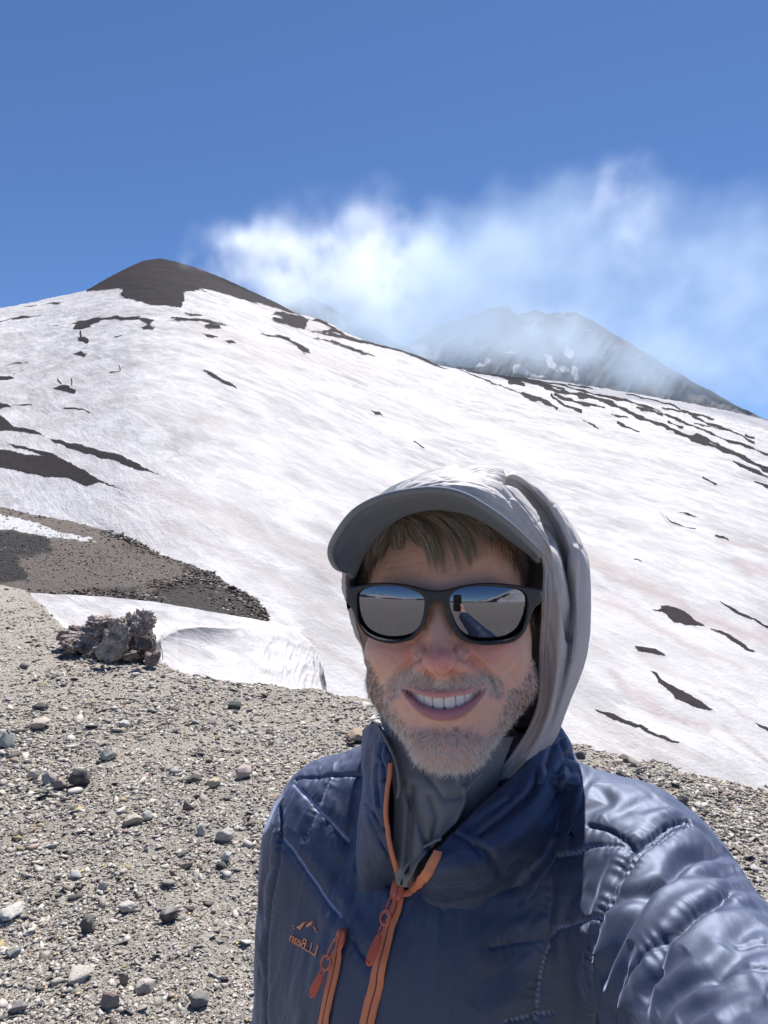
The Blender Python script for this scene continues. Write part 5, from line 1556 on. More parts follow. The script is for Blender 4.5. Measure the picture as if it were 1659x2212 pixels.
cl1 = shell('collar', wl, navy, jacket, .0022, attrs={'stitch': np.zeros(wl.shape[0] * wl.shape[1]), 'pipe': np.zeros(wl.shape[0] * wl.shape[1])})
cl2 = shell('collar', wr, navy, jacket, .0022, attrs={'stitch': np.zeros(wr.shape[0] * wr.shape[1]), 'pipe': np.zeros(wr.shape[0] * wr.shape[1])})
# dark lining and zip guard inside the open front
LN = [[(866,1912,.560),(880,1880,.560),(905,1850,.562),(940,1830,.566)], [(872,1880,.568),(890,1845,.572),(925,1815,.575),(965,1790,.580)], [(878,1850,.580),(905,1815,.585),(945,1785,.588),(1000,1750,.592)],
      [(900,1830,.60),(935,1795,.60),(985,1755,.603),(1050,1700,.607)]]
LN = np.array(LN, float); LN[..., 2] -= .008
gl = loft(LN, 50, 50)
M = NT('lining'); M.set(Base_Color=(.020, .026, .030), Roughness=.85)
M.link(M.bump(M.noise(M.coords('Object'), 500, 3), .4, .0004), M.b.inputs['Normal'])
lining = M.m
shell('lining', W(gl[..., 0], gl[..., 1], gl[..., 2]), lining, jacket, .0015)
M = NT('piping'); M.set(Base_Color=(.20, .24, .26), Roughness=.7)
q = smooth_line([(862,1900,.545), (880,1868,.548), (905,1838,.552), (930,1822,.545), (952,1812,.536)], 50)
tube_obj('piping', W(q[:, 0], q[:, 1], q[:, 2]), .0011, M.m, jacket, n=8)
q = smooth_line([(1000,1745,.556), (1001,1725,.556), (1012,1700,.558), (1040,1672,.562)], 40)
tube_obj('hood_cord', W(q[:, 0], q[:, 1], q[:, 2]), .0010, neck_shade_mat, person, n=8)

# ---- zips
allv = [jw, wl.reshape(-1, 3), wr.reshape(-1, 3)]; allf = [jf, grid_faces(*wl.shape[:2]) + len(jw), grid_faces(*wr.shape[:2]) + len(jw) + wl.shape[0] * wl.shape[1]]
AV, AF = np.concatenate(allv), np.concatenate(allf)
jb3 = BVHTree.FromPolygons([tuple(p) for p in AV], [tuple(x) for x in AF.tolist()])
M = NT('zip_tape')
co = M.coords('Object')
wv = M.add('ShaderNodeTexWave'); wv.inputs['Scale'].default_value = 260; M.link(co, wv.inputs['Vector'])
nz_ = M.noise(co, 700, 3)
M.set(Base_Color=M.mix(M.ramp(nz_, [(.4, 0.0), (.7, .35)]), (.78, .275, .135), (.60, .19, .09)), Roughness=.7)
M.link(M.bump(wv.outputs['Fac'], .4, .0004), M.b.inputs['Normal'])
tape_mat = M.m
M = NT('zip_metal'); M.set(Base_Color=(.62, .155, .085), Roughness=.38, Specular_IOR_Level=.6)
zip_mat = M.m
M = NT('zip_dark'); M.set(Base_Color=(.26, .03, .02), Roughness=.6)
dark_zip = M.m
def ribbon(name, pts, width, parent, mat=None, off=.0022, n=90, thick=.0012, bulge=.0012, side=0.0):
    """flat tape laid on the cloth along px points"""
    q = smooth_line([(a, b, 0) for a, b in pts], n)
    P_, Nn = [], []
    for a, b in q[:, :2]:
        h__, n__ = hit(jb3, a, b, off)
        if h__ is None: continue
        P_.append(h__); Nn.append(n__)
    P_ = np.array(P_); Nn = np.array(Nn)
    for _ in range(6):
        P_[1:-1] = (P_[:-2] + 2 * P_[1:-1] + P_[2:]) / 4; Nn[1:-1] = (Nn[:-2] + 2 * Nn[1:-1] + Nn[2:]) / 4
    Nn /= np.linalg.norm(Nn, axis=1, keepdims=True)
    t = np.gradient(P_, axis=0); t /= np.linalg.norm(t, axis=1, keepdims=True)
    s_ = np.cross(Nn, t); s_ /= np.linalg.norm(s_, axis=1, keepdims=True)
    w = np.broadcast_to(np.asarray(width, float), (len(P_),)) if np.ndim(width) == 0 else np.interp(np.linspace(0, 1, len(P_)), np.linspace(0, 1, len(width)), width)
    u = np.linspace(-1, 1, 13)
    V = P_[:, None] + s_[:, None] * (u[None, :, None] * w[:, None, None] + side) + Nn[:, None] * (bulge * (1 - u ** 4) - .0007 * np.exp(-(u / .12) ** 2))[None, :, None]
    o = mesh_np(name, V.reshape(-1, 3), grid_faces(len(P_), 13), mat or tape_mat, parent)
    m = o.modifiers.new('thickness', 'SOLIDIFY'); m.thickness = thick; m.offset = 0
    return o, P_, Nn, t, s_
def ribbon_on(name, P_, toward, width, parent, side, lift=.0024, n=80, thick=.0011, mat=None):
    P_ = cr(P_, np.linspace(0, len(P_) - 1, n))
    for _ in range(5): P_[1:-1] = (P_[:-2] + 2 * P_[1:-1] + P_[2:]) / 4
    t = np.gradient(P_, axis=0); t /= np.linalg.norm(t, axis=1, keepdims=True)
    Nn = toward - P_; Nn = Nn - t * (Nn * t).sum(1, keepdims=True); Nn /= np.linalg.norm(Nn, axis=1, keepdims=True)
    s_ = np.cross(Nn, t)
    P_ = P_ + Nn * lift + s_ * side * np.sign(s_[:, :1].mean())
    u = np.linspace(-1, 1, 9)
    w = np.interp(np.linspace(0, 1, n), np.linspace(0, 1, len(width)), width)
    V = P_[:, None] + s_[:, None] * (u[None, :, None] * w[:, None, None]) + Nn[:, None] * (.0008 * (1 - u ** 4))[None, :, None]
    o = mesh_np(name, V.reshape(-1, 3), grid_faces(n, 9), mat or tape_mat, parent)
    m = o.modifiers.new('thickness', 'SOLIDIFY'); m.thickness = thick; m.offset = 0
    return o, P_, Nn, t, s_
def coil(name, P_, Nn, t, s_, parent, offs, r=.00055, pitch=.0016, mat=None, lift=.0012):
    L_ = np.concatenate([[0], np.cumsum(np.linalg.norm(np.diff(P_, axis=0), axis=1))])
    parts = []
    k = np.arange(0, L_[-1], pitch)
    for o_ in offs:
        for d in k:
            i = lambda A: np.array([np.interp(d, L_, A[:, m]) for m in range(3)])
            c = i(P_) + i(s_) * o_ + i(Nn) * lift
            parts.append(rounded_box(c, .0010, r, r * 1.2, [i(s_), i(t), i(Nn)], 2.6, 5))
    v, f = merge(parts)
    return mesh_np(name, v, f, mat or zip_mat, parent)
def slider(name, P0, Nn, t, s_, parent, scale=1.0):
    """box body, bail, ring and long rubber pull hanging down the tape (t points down)"""
    parts = [rounded_box(P0 + Nn * .0032, .0052 * scale, .0075 * scale, .0024, [s_, t, Nn], 3.0, 14, 0)]
    parts.append(rounded_box(P0 + Nn * .0056, .0018 * scale, .0058 * scale, .0017, [s_, t, Nn], 3, 10))
    v, f = merge(parts)
    o = mesh_np(name, v, f, zip_mat, parent)
    return o
def ring_pts(c, a, b, ra, rb, n=40):
    an = np.linspace(0, 2 * math.pi, n)
    return c + a * np.cos(an)[:, None] * ra + b * np.sin(an)[:, None] * rb
def pull(parent, P0, Nn, t, s_, off, skew, l_pull=.0235, wid=.0037):
    """two links and the rubber tab"""
    d = t * math.cos(skew) + s_ * math.sin(skew); e = np.cross(Nn, d)
    c1 = P0 + d * .010 + Nn * .0068
    pts = ring_pts(c1, e, d, .0024, .0088)
    parts = [tube_path(pts, .00085, 8)[:2]]
    c2 = P0 + d * .0215 + Nn * .0066
    pts = ring_pts(c2, e, d, .0046, .0052); parts.append(tube_path(pts, .00115, 8)[:2])
    c3 = P0 + d * .030 + Nn * .0062
    pts = ring_pts(c3, e, d, .0016, .0052); parts.append(tube_path(pts, .00085, 8)[:2])
    v, f = merge(parts)
    o = mesh_np('pull_link', v, f, zip_mat, parent)
    ct = P0 + d * (.034 + l_pull / 2 + off) + Nn * .0060
    v1, f1 = rounded_box(ct, wid, l_pull / 2, .0021, [e, d, Nn], 3.0, 22, 0)
    yl = (v1 - ct) @ d / (l_pull / 2)
    rim = (v1 - ct) @ Nn
    inset = (np.abs((v1 - ct) @ e) < wid * .55) & (np.abs(yl) < .78) & (rim > .001)
    v1 = v1 - Nn * (.0007 * inset[:, None]) + e * (((v1 - ct) @ e) * .10 * yl)[:, None]
    mesh_np('pull_tab', v1, f1, pull_mat, parent)
M = NT('pull_rubber'); M.set(Base_Color=(.70, .135, .062), Roughness=.5, Specular_IOR_Level=.4)
pull_mat = M.m
main_pts = [(868,1922),(860,1955),(846,2001),(833,2050),(820,2096),(811,2135),(802,2168),(793,2212),(782,2262)]
z1o, Pm, Nm, tm, sm_ = ribbon('zipper', main_pts, [.0038, .0052, .0056, .0056, .0056], jacket)
z1o['label'] = 'orange main zipper half open at the neck'
ribbon('seam_line', main_pts, .00055, z1o, dark_zip, off=.0036, thick=.0006, bulge=0)
coil('zip_teeth', Pm, Nm, tm, sm_, z1o, (-.0022, .0022), lift=.0009, mat=tape_mat)
_, Pl, Nl, tl, sl_ = ribbon_on('zip_tape', wl[0, 46:170:6], CAM, [.0013, .0014, .0015, .0019], z1o, .0004)
coil('zip_teeth', Pl, Nl, tl, sl_, z1o, (.0013 * np.sign(sl_[:, 0].mean()),), r=.0006, pitch=.0017, mat=zip_mat, lift=.001)
fl_ = np.concatenate([[wr[int(9 - 7 * (k / 84)), k] for k in range(0, 86, 6)], [Pm[4]]])
ribbon_on('zip_tape', fl_, CAM, [.0030, .0036, .0036, .0028, .0022], z1o, -.0005, lift=.0032)
i0 = 0
Ps, Ns, ts, ss = Pm[2], Nm[2], tm[2], sm_[2]
slider('zip_slider', Ps - ts * .001 + Ns * .0015, Ns, ts, ss, z1o, 1.15)
gdir = 0.10
pull(z1o, Ps, Ns, ts, ss, .0, .20 if ss[0] < 0 else -.20)
pk_pts = [(748,2006),(741,2032),(733,2060),(724,2100),(714,2145),(706,2185),(699,2220),(690,2262)]
z2o, Pk, Nk, tk, sk_ = ribbon('pocket_zipper', pk_pts, [.0018, .0044, .0046, .0044, .0044], jacket)
z2o['label'] = 'orange chest pocket zipper'
ribbon('seam_line', pk_pts, .00045, z2o, dark_zip, off=.0036, thick=.0006, bulge=0)
j_ = 8
slider('zip_slider', Pk[j_] - sk_[j_] * 0, Nk[j_], tk[j_], sk_[j_], z2o, .8)
pull(z2o, Pk[j_], Nk[j_], tk[j_], sk_[j_], -.004, (.24 if sk_[j_][0] > 0 else -.24) * -1, .0205, .0034)

# ---- chest mark, mirrored as in the picture
M = NT('orange_thread'); M.set(Base_Color=(.90, .34, .17), Roughness=.55)
M.link(M.bump(M.noise(M.coords('Object'), 1500, 2), .5, .0003), M.b.inputs['Normal'])
thread = M.m
cu = bpy.data.curves.new('txt', 'FONT'); cu.body = 'L.L.Bean'; cu.size = 1.0; cu.resolution_u = 4; cu.space_character = .92
to = bpy.data.objects.new('txt', cu); COL.objects.link(to)
to.modifiers.new('r', 'REMESH') if False else None
dg = bpy.context.evaluated_depsgraph_get(); tme = to.evaluated_get(dg).to_mesh()
tvx = np.array([v.co[:] for v in tme.vertices]); tpl = [list(p.vertices) for p in tme.polygons]
to.evaluated_get(dg).to_mesh_clear(); bpy.data.objects.remove(to)
tmn, tmx = tvx.min(0), tvx.max(0)
u = (tvx[:, 0] - tmn[0]) / (tmx[0] - tmn[0]); w_ = tvx[:, 1] / .72
# baseline: the first letter sits at the right (681,2062), the last at the left (625,2033)
bx = 683 + (626.5 - 683) * u; by = 2066 + (2031.5 - 2066) * u
hgt_ = (25.5 - 5.5 * u)
lx = bx + (7.0 - 2.0 * u) * w_; ly = by - hgt_ * w_
def on_cloth(px, py, off):
    out = []
    for a, b in zip(px, py):
        h__, n__ = hit(jb3, a, b, off); out.append(h__)
    return np.array(out)
tw = on_cloth(lx, ly, .0006)
def ngon_obj(name, v, polys, mat, parent, thick):
    me = bpy.data.meshes.new(name); me.from_pydata([tuple(p) for p in v], [], polys); me.update()
    me.materials.append(mat); o = bpy.data.objects.new(name, me); COL.objects.link(o); adopt(o, parent)
    m = o.modifiers.new('thickness', 'SOLIDIFY'); m.thickness = thick; m.offset = 0
    return o
ngon_obj('lettering', tw, tpl, thread, jacket, .0008)
def zz5(*xy): return [((850 + a / 3.318) / 1.507, (2900 + b / 3.318) / 1.507) for a, b in zip(xy[::2], xy[1::2])]
marks = [zz5(385,402, 400,378, 425,372, 450,345, 470,335, 484,334, 470,356, 455,380, 440,400, 432,418, 415,414, 402,398),
         zz5(488,384, 500,368, 515,348, 540,335, 566,322, 556,345, 550,368, 530,378, 515,388, 497,390),
         zz5(341,370, 352,374, 366,378, 364,384, 345,380), zz5(357,402, 368,404, 366,412, 358,410), zz5(486,340, 495,326, 499,329, 490,348),
         zz5(568,380, 576,376, 586,398, 600,425, 620,446, 616,452, 594,432, 578,404), zz5(574,345, 579,350, 580,368, 575,366), zz5(590,402, 606,398, 600,410, 592,412)]
mv, mp = [], []
for m_ in marks:
    a = np.array(m_); p = on_cloth(a[:, 0], a[:, 1], .0006); mp.append(list(range(len(mv), len(mv) + len(p)))); mv += list(p)
ngon_obj('mountain_emblem', mv, mp, thread, jacket, .0008)

# ---- forearm, hand and phone (behind the lens, mirrored in the sunglasses), trousers and boots
fs = SDF((-.02, -.03, -.40), (.30, .32, -.04), .006)
fs.cap((.197, .255, -.296), (.060, .055, -.172), .062, .040, .02, full=True)
fs.F = np.maximum(fs.F, -( (fs.ax[1][None, :, None] - .03) + 0 * fs.F)) if False else fs.F
fv_, ff_ = fs.mesh(); fv_ = relax(fv_, ff_, 2); fn_ = vnormals(fv_, ff_)
fv_ = fv_ + fn_ * (.0035 * fbm(fv_ * 28, 3, 601))[:, None]
mesh_np('forearm_sleeve', C2W(fv_), ff_, navy, jacket, attrs={'stitch': np.zeros(len(fv_)), 'pipe': np.zeros(len(fv_))})
M = NT('phone_black'); M.set(Base_Color=(.02, .02, .022), Roughness=.2)
v, f = rounded_box((0, -.0095, -.060), .0365, .0042, .0745, np.eye(3), 8.0, 30)
phone = mesh_np('smartphone', C2W(v), f, M.m)
tag(phone, 'black smartphone held up in the bare hand, mirrored in the sunglasses', 'phone')
hs = SDF((-.07, -.06, -.22), (.12, .09, -.04), .0030)
hs.cap((.062, .058, -.174), (.052, .030, -.150), .030, .027, .02, full=True)
hs.ell((.044, .004, -.118), (.018, .030, .040), .015, full=True)
for k, (z_, l_) in enumerate(((-.085, .0), (-.104, .003), (-.123, .002), (-.141, -.004))):
    hs.cap((.046, -.014, z_), (.034, -.027, z_ + .004), .0088, .0085, .004, full=True)
    hs.cap((.034, -.027, z_ + .004), (.002 - l_, -.025, z_ + .008), .0083, .0078, .003, full=True)
    hs.cap((.002 - l_, -.025, z_ + .008), (-.014 - l_, -.0235, z_ + .008), .0076, .0066, .003, full=True)
hs.cap((.050, .016, -.128), (.044, .012, -.096), .0125, .010, .008, full=True)
hs.cap((.044, .012, -.096), (.030, .0045, -.078), .0098, .0082, .004, full=True)
hvv, hff = hs.mesh(); hvv = relax(hvv, hff, 1, .4)
mesh_np('hand', C2W(hvv), hff, skin_mat, person, attrs={'tint': np.tile([.78, .48, .37], (len(hvv), 1))})
ls = SDF((-.16, .50, -1.72), (.32, .86, -.50), .011)
ls.ell((.085, .69, -.90), (.165, .115, .16), .05, full=True)
ls.ell((.082, .68, -.70), (.180, .125, .20), .05, full=True)
for s_ in (-1, 1):
    ls.cap((.085 + s_ * .085, .69, -.95), (.085 + s_ * .11, .68, -1.28), .092, .068, .03, full=True)
    ls.cap((.085 + s_ * .11, .68, -1.28), (.085 + s_ * .12, .71, -1.58), .066, .055, .03, full=True)
lv, lf = ls.mesh(); lv = relax(lv, lf, 2); lw_ = C2W(lv)
M = NT('trousers_cloth'); M.set(Base_Color=(.06, .062, .066), Roughness=.85)
lower = lv[:, 2] > -.86
mesh_np('trousers', lw_, lf, M.m, person)
sj = SDF((-.16, .50, -.98), (.32, .86, -.50), .011)
sj.ell((.083, .685, -.74), (.196, .138, .21), .05, full=True)
v_, f_ = sj.mesh(); v_ = relax(v_, f_, 2)
mesh_np('jacket_hem', C2W(v_), f_, navy, jacket, attrs={'stitch': np.zeros(len(v_)), 'pipe': np.zeros(len(v_))})
M = NT('boot_leather'); M.set(Base_Color=(.05, .04, .033), Roughness=.7)
for s_ in (-1, 1):
    b = SDF((-.2, .40, -1.80), (.40, .92, -1.44), .011)
    base = C2W(np.array([.085 + s_ * .12, .71, -1.60])); zoff = .0
    b.cap((.085 + s_ * .12, .71, -1.56), (.085 + s_ * .12, .72, -1.66), .058, .050, .03, full=True)
    b.ell((.085 + s_ * .125, .645, -1.685), (.052, .135, .042), .03, full=True)
    v_, f_ = b.mesh(); v_ = relax(v_, f_, 2); v_ = C2W(v_)
    v_[:, 2] = np.maximum(v_[:, 2], .004)
    mesh_np('boot', v_, f_, M.m, person)
# ================================================================== STONES
def ground_hit(px, py):
    r = ray(px, py); t = -CAM[2] / r[..., 2]
    return CAM + r * t[..., None]
def gz(x, y):
    r = np.hypot(x, y); a = np.degrees(np.arctan2(x, y))
    return ground_z(x, y, r, np.interp(a, az, r_e))
import bmesh
def hull(n, sx, sy, sz, rng):
    p = rng.normal(size=(n, 3)); p /= np.linalg.norm(p, axis=1, keepdims=True); p *= rng.uniform(.75, 1.1, (n, 1)); p *= [sx, sy, sz]
    bm_ = bmesh.new()
    vs = [bm_.verts.new(q) for q in p]
    r = bmesh.ops.convex_hull(bm_, input=vs)
    bmesh.ops.delete(bm_, geom=[g_ for g_ in r['geom_interior'] if isinstance(g_, bmesh.types.BMVert)], context='VERTS')
    bmesh.ops.triangulate(bm_, faces=bm_.faces[:]); bmesh.ops.recalc_face_normals(bm_, faces=bm_.faces[:])
    bm_.verts.index_update()
    v = np.array([q.co[:] for q in bm_.verts]); f = np.array([[q.index for q in fc.verts] for fc in bm_.faces])
    bm_.free(); return v, f
rg_ = np.random.default_rng(11)
protos = [hull(9, 1, rg_.uniform(.6, 1), rg_.uniform(.16, .48), rg_) for _ in range(28)]
# gravel: constant-ish density in picture area, only where the photograph can see it
NC = 250000
pxs = rg_.uniform(-60, 1720, NC * 2); pys = 1255 + (2330 - 1255) * rg_.uniform(0, 1, NC * 2) ** .78
hid = np.zeros(len(pxs), bool) & in_poly(pxs, pys, [(560, 2330), (590, 1900), (700, 1700), (800, 1600), (860, 1640), (1180, 1640), (1300, 1760), (1450, 1860), (1600, 2050), (1640, 2330)])
gp3 = ground_hit(pxs, pys); gx, gy = gp3[:, 0], gp3[:, 1]
rr_ = np.hypot(gx, gy); aa = np.degrees(np.arctan2(gx, gy)); re_ = np.interp(aa, az, r_e)
ok = (~hid) & (rr_ < re_ * 1.03) & (gp3[:, 1] > 0)
gx, gy, rr_ = gx[ok][:NC], gy[ok][:NC], rr_[ok][:NC]
n_c = len(gx)
size = .0040 * rg_.lognormal(0, .55, n_c) * np.clip(rr_ / 2.6, .9, 4.2) ** .92 * 1.35
big = rg_.random(n_c) < .012; size[big] *= rg_.uniform(1.5, 2.5, big.sum())
size = np.minimum(size, .045 + .006 * rr_)
band = fbm(np.stack([gx * 1.1, gy * 1.1, gx * 0], -1), 3, 701)
keep = rg_.random(n_c) < np.clip(.72 + .5 * band, .25, 1)
gx, gy, size, rr_ = gx[keep], gy[keep], size[keep], rr_[keep]; n_c = len(gx)
gzv = gz(gx, gy)
def chips(gx, gy, gzv, size, rng, colf):
    which = rng.integers(0, len(protos), len(gx)); V, Fc, Cc_, o_ = [], [], [], 0
    for k, (pv, pf) in enumerate(protos):
        m = np.where(which == k)[0]
        if not len(m): continue
        an = rng.uniform(0, 2 * math.pi, len(m)); tl = rng.normal(0, .28, (len(m), 2))
        c, s = np.cos(an), np.sin(an)
        x = pv[None, :, 0] * c[:, None] - pv[None, :, 1] * s[:, None]; y = pv[None, :, 0] * s[:, None] + pv[None, :, 1] * c[:, None]
        z = pv[None, :, 2] * rng.uniform(.7, 1.3, (len(m), 1)) + x * tl[:, :1] + y * tl[:, 1:]
        sz = size[m][:, None]
        v = np.stack([x * sz + gx[m][:, None], y * sz + gy[m][:, None], z * sz + gzv[m][:, None] + sz * .12], -1)
        V.append(v.reshape(-1, 3)); nvp = len(pv)
        Fc.append((pf[None] + (np.arange(len(m)) * nvp)[:, None, None] + o_).reshape(-1, 3)); o_ += len(m) * nvp
        Cc_.append(np.repeat(colf(len(m), rng), nvp, 0))
    return np.concatenate(V), np.concatenate(Fc), np.concatenate(Cc_)
def gcol(n, rng):
    t = rng.random(n)[:, None]; b = rng.uniform(.7, 1.15, (n, 1))
    c = np.where(t < .46, [.58, .545, .49], np.where(t < .74, [.38, .35, .31], np.where(t < .88, [.13, .12, .115], np.where(t < .94, [.42, .32, .27], np.where(t < .97, [.50, .40, .22], [.60, .58, .54])))))
    return c * b
M = NT('gravel_stone')
co = M.coords('Object'); n1 = M.noise(co, 160, 4, .65); n2 = M.noise(co, 40, 3, .6)
ac = M.attr('tint', 'Color')
c1 = M.mix(M.ramp(n1, [(.35, .55), (.65, 0.0)]), ac, (.12, .105, .095))
M.set(Base_Color=c1, Roughness=.92, Specular_IOR_Level=.2)
M.link(M.bump(n1, .5, .004), M.b.inputs['Normal'])
stone_mat = M.m
v, f, c = chips(gx, gy, gzv, size, rg_, gcol)
gravel = mesh_np('gravel', v, f, stone_mat, smooth=False, attrs={'tint': c})
tag(gravel, 'loose pale and dark gravel chips covering the slope', 'gravel', kind='stuff')
# boulder litter on the lava ridge and the crest of the gravel
rw = np.array(lava_ridge.data.vertices[0].co) if False else None
rp = []
for pts, n, spread, s0 in (([(0, 1102), (150, 1128), (280, 1162), (345, 1200), (400, 1218), (465, 1243), (500, 1272), (550, 1292), (577, 1322)], 450, 7, 1.0), ([(230, 1150), (290, 1168), (345, 1200)], 400, 7, 1.7), ([(430, 1238), (500, 1275), (550, 1300), (578, 1330), (574, 1344)], 520, 8, 1.8),
                           ([(30, 1286), (120, 1290), (220, 1285), (300, 1288), (350, 1296)], 700, 8, 1.5), ([(320, 1265), (380, 1258), (440, 1252), (480, 1300), (540, 1335)], 500, 9, 1.5), ([(0, 1180), (560, 1270)], 2600, 48, .8)):
    ln = cr(np.array(pts, float), rg_.uniform(0, len(pts) - 1, n))
    ln = ln + rg_.normal(0, spread, (n, 2)) * [1.6, .7]
    rp.append(np.concatenate([ln, s0 * np.clip(np.exp(rg_.normal(0, .42, (n, 1))), .4, 1.7)], 1))
rp = np.concatenate(rp)
lm = lava_ridge.data
lvv = np.empty(len(lm.vertices) * 3, np.float32); lm.vertices.foreach_get('co', lvv); lvv = lvv.reshape(-1, 3)
lff = np.empty(len(lm.polygons) * 4, np.int32); lm.loops.foreach_get('vertex_index', lff); lff = lff.reshape(-1, 4)
lb = BVHTree.FromPolygons([tuple(p) for p in lvv], [tuple(q) for q in lff.tolist()])
P_, S_ = [], []
for a, b, s_ in rp:
    h__, n__ = hit(lb, a, b)
    if h__ is not None: P_.append(h__); S_.append(s_ * .0019 * np.linalg.norm(h__ - CAM) * 1.0)
P_ = np.array(P_); S_ = np.array(S_)
def rcol(n, rng):
    t = rng.random(n)[:, None]; b = rng.uniform(.6, 1.2, (n, 1))
    return np.where(t < .5, [.13, .105, .095], np.where(t < .8, [.22, .19, .17], [.34, .31, .29])) * b
v, f, c = chips(P_[:, 0], P_[:, 1], P_[:, 2], S_, rg_, rcol)
rub = mesh_np('ridge_rubble', v, f, stone_mat, smooth=False, attrs={'tint': c})
tag(rub, 'brown lava rubble littering the far ridge', 'rubble', kind='stuff')

# ---- single stones
def make_rock(name, px, py, wpx, hpx, col, seed, flat=1.0, rough=.03, col2=None, cuts=14, lean=0.0, yaw=None, craggy=0.0, res=4):
    """angular stone: sphere cut by random planes, then roughened; (px,py) is its foot"""
    rng = np.random.default_rng(seed)
    g0 = ground_hit(np.array(px), np.array(py)); dist = float((g0 - CAM) @ CF)
    hw_, hh_ = wpx / 2 / FPX * dist, hpx / FPX * dist / 1.0
    v, f = hull(17, 1, rng.uniform(.7, 1), rng.uniform(.6, .95), rng)
    # chip the big facets: one round of loop splitting with jitter keeps the edges crisp but broken
    for _ in range(2):
        em = {}; nf = []; vl = [tuple(p) for p in v]
        def mid(a, b):
            k = (min(a, b), max(a, b))
            if k not in em:
                p = (np.array(vl[a]) + np.array(vl[b])) / 2 + rng.normal(size=3) * .022
                em[k] = len(vl); vl.append(tuple(p))
            return em[k]
        for a_, b_, c_ in f:
            x_, y_, z_ = mid(a_, b_), mid(b_, c_), mid(c_, a_)
            nf += [[a_, x_, z_], [x_, b_, y_], [z_, y_, c_], [x_, y_, z_]]
        v = np.array(vl); f = np.array(nf)
    v = v + (v / (np.linalg.norm(v, axis=1, keepdims=True) + 1e-9)) * (rough * fbm(v * 2.2 + seed, 4, seed, .55))[:, None]
    if craggy: v = v * (1 + craggy * (np.abs(fbm(v * 2.6 + seed, 4, seed + 3, .6)) - .35))[:, None]
    a = rng.uniform(0, 6.28) if yaw is None else yaw
    v = v @ np.array([[math.cos(a), math.sin(a), 0], [-math.sin(a), math.cos(a), 0], [0, 0, 1]])
    ex = v.max(0) - v.min(0)
    v = (v - (v.max(0) + v.min(0)) / 2) / (ex / 2)
    v = v * [hw_, hw_ * .8 * flat, hh_ * .56]
    v[:, 0] += lean * v[:, 2]
    loc = np.array([g0[0], g0[1] + hw_ * .5, 0]); loc[2] = float(gz(np.array([loc[0]]), np.array([loc[1]]))[0])
    v[:, 2] += hh_ * .56 - hh_ * .12
    cc = np.tile(np.array(col, float), (len(v), 1))
    if col2 is not None:
        m = smooth_step(-.1, .35, fbm(v / hw_ * 1.6 + 5, 3, seed + 9))[:, None]; cc = cc * (1 - m) + np.array(col2) * m
    o = mesh_np(name, v, f, stone_mat, smooth=False, attrs={'tint': cc})
    o.location = Vector([float(x) for x in loc])
    return o
G_ = 'loose stones on the gravel'
